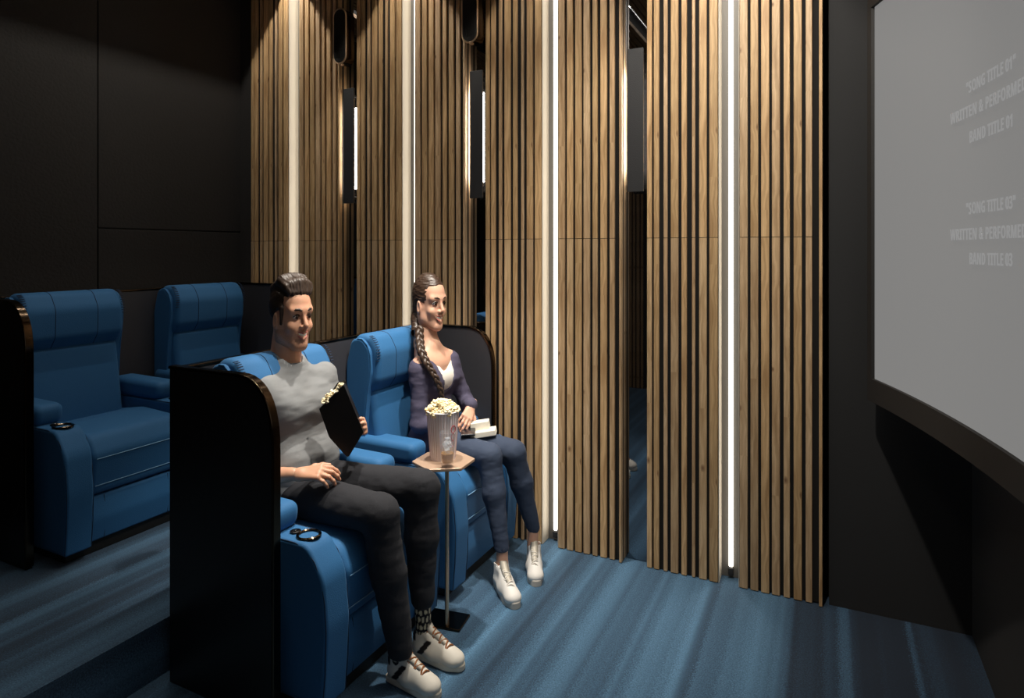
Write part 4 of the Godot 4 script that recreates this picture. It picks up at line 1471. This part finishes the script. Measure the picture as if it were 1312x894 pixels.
func heap(parent: Node3D, places: Array, sd: int):
	var mm := MultiMesh.new()
	mm.transform_format = MultiMesh.TRANSFORM_3D
	mm.use_colors = true
	mm.mesh = kernel(sd)
	mm.instance_count = places.size()
	var r := RandomNumberGenerator.new()
	r.seed = sd
	for i in places.size():
		mm.set_instance_transform(i, Transform3D(Basis.from_euler(Vector3(r.randf() * TAU, r.randf() * TAU, r.randf() * TAU)) * r.randf_range(0.8, 1.2), places[i]))
		mm.set_instance_color(i, lin(250, 240, 210).lerp(lin(238, 206, 138), r.randf() * r.randf()))
	var o := MultiMeshInstance3D.new()
	o.name = "popcorn"
	o.multimesh = mm
	o.material_override = M.popcorn
	o.set_meta("kind", "stuff")
	parent.add_child(o, true)

func table_things():
	M.lid = mat(c8(170, 112, 90), 0.5)
	M.tongue = mat(c8(218, 210, 196), 0.7)
	var c := Vector3(-1.292, 0.0, -2.055)
	var top_y := 0.615
	var t := thing("side_table", "small hexagonal bronze side table on a slim pole between the seats", "table", c)
	var hexa := []
	for k in 6: hexa.append([cos(TAU * k / 6 + 0.45) * 0.118, sin(TAU * k / 6 + 0.45) * 0.118, 0.008])
	part("table_top", extruded(rounded(hexa, 3), 0.012, 0.003, 2), M.table, t, Vector3(0, top_y - 0.006, 0), Basis(Vector3.RIGHT, PI / 2))
	part("pole", tube([Vector3(0.022, 0.01, 0.012), Vector3(0.022, top_y - 0.012, 0.012)], 0.0075, 14), M.gold, t)
	part("base_plate", rbox(Vector3(0.15, 0.010, 0.11), 0.003, 2), M.bronze, t, Vector3(0.0, 0.005, -0.02), Basis(Vector3.UP, 0.15))
	# striped popcorn bucket
	var b := thing("popcorn_bucket", "white striped paper bucket heaped with popcorn on the side table", "popcorn bucket", Vector3(-1.305, top_y, -2.07))
	part("bucket_wall", lathe([Vector2(0.0, 0.001), Vector2(0.047, 0.0), Vector2(0.061, 0.180), Vector2(0.059, 0.180), Vector2(0.046, 0.006)], 40), M.paper, b)
	var ring := []
	for k in 42: ring.append(Vector3(cos(TAU * k / 40) * 0.0615, 0.180, sin(TAU * k / 40) * 0.0615))
	part("rolled_rim", tube(ring, 0.0025, 8, false), M.paper, b)
	for k in 34:
		var a := TAU * k / 34
		part("stripe", tube([Vector3(cos(a) * 0.0473, 0.004, sin(a) * 0.0473), Vector3(cos(a) * 0.0612, 0.177, sin(a) * 0.0612)], 0.0011, 4, false), M.stripe, b)
	# three red oval marks one above another on the side towards the screen
	for q in [[0.118, 0.011, 0.013], [0.090, 0.008, 0.013], [0.064, 0.007, 0.012]]:
		var loop := []
		for k in 22:
			var an := TAU * k / 20
			var yy: float = q[0] + sin(an) * q[2]
			var rr := lerpf(0.047, 0.061, yy / 0.18) + 0.0009
			var ph: float = 0.25 - cos(an) * q[1] / rr
			loop.append(Vector3(cos(ph) * rr, yy, sin(ph) * rr))
		part("printed_mark", tube(loop, 0.0014, 5, false), M.red_ink, b)
	var r := RandomNumberGenerator.new()
	r.seed = 77
	var places := []
	for k in 150:
		var a := r.randf() * TAU
		var q := sqrt(r.randf())
		places.append(Vector3(cos(a) * q * 0.056, 0.178 + (1.0 - q * q) * 0.034 + r.randf_range(-0.006, 0.006), sin(a) * q * 0.056))
	heap(b, places, 5)
	# tumbler with ice and a little drink
	var g := thing("tumbler", "clear tumbler with ice and amber drink in front of the popcorn bucket", "glass", Vector3(-1.238, top_y, -1.995))
	part("glass_wall", lathe([Vector2(0.0, 0.0), Vector2(0.022, 0.0), Vector2(0.029, 0.125), Vector2(0.027, 0.125), Vector2(0.0205, 0.016), Vector2(0.0, 0.016)], 32), M.glass, g)
	part("drink", lathe([Vector2(0.0, 0.017), Vector2(0.0203, 0.017), Vector2(0.0225, 0.050), Vector2(0.0, 0.050)], 28), M.drink, g)
	for q in [[0.004, 0.060, 0.006, 0.4], [-0.007, 0.064, -0.005, 1.1], [0.006, 0.078, -0.006, 0.2], [-0.005, 0.083, 0.006, 0.8], [0.002, 0.097, 0.0, 1.4]]:
		part("ice_cube", rbox(Vector3(0.017, 0.017, 0.017), 0.003, 2), M.ice, g, Vector3(q[0], q[1], q[2]), Basis.from_euler(Vector3(q[3], q[3] * 2.0, 0.3)))
	# black popcorn bag held by the man
	var right := Vector3(0.898, 0, -0.44)
	var turn := Basis(right, Vector3.UP, Vector3(0.44, 0, 0.898))
	var bag := thing("popcorn_bag", "tilted black paper popcorn bag held by the man", "bag", Vector3(-1.530, 0.799, -1.772))
	bag.basis = turn * Basis(Vector3.UP, 0.12)
	part("bag_front", extruded(rounded([[-0.078, 0.050, 0.004], [0.006, 0.132, 0.004], [0.074, -0.036, 0.010], [0.020, -0.126, 0.010], [-0.044, -0.050, 0.02]], 4), 0.040, 0.0015, 1), M.bag, bag)
	part("bag_back", extruded(rounded([[-0.070, 0.060, 0.004], [-0.020, 0.132, 0.006], [0.006, 0.140, 0.004], [0.050, 0.0, 0.004], [-0.03, 0.0, 0.004]], 4), 0.004, 0.001, 1), M.bag, bag, Vector3(0, 0, -0.020))
	var pp := []
	for k in 34:
		var s := r.randf()
		pp.append(Vector3(lerpf(-0.066, -0.004, s) + r.randf_range(-0.004, 0.004), lerpf(0.064, 0.124, s) + r.randf_range(-0.006, 0.010), r.randf_range(-0.014, 0.014)))
	heap(bag, pp, 9)
	# things in the woman's lap
	var bx := thing("paper_box", "open white paper food box resting in the woman's lap", "box", Vector3(-1.372, 0.590, -2.512))
	bx.basis = Basis(Vector3.UP, 0.42) * Basis(Vector3.BACK, 0.16)
	part("tray", rbox(Vector3(0.115, 0.026, 0.07), 0.004, 2), M.white_card, bx)
	part("lid", rbox(Vector3(0.085, 0.036, 0.05), 0.004, 2), M.white_card, bx, Vector3(-0.012, 0.030, -0.022))
	var ph := single("smartphone", rbox(Vector3(0.062, 0.009, 0.10), 0.004, 3), M.phone, "dark phone on the woman's thigh under her fingers", "phone", Vector3(-1.408, 0.606, -2.440), Basis(Vector3.UP, 0.5) * Basis(Vector3.BACK, 0.05))
	ph.set_meta("category", "phone")
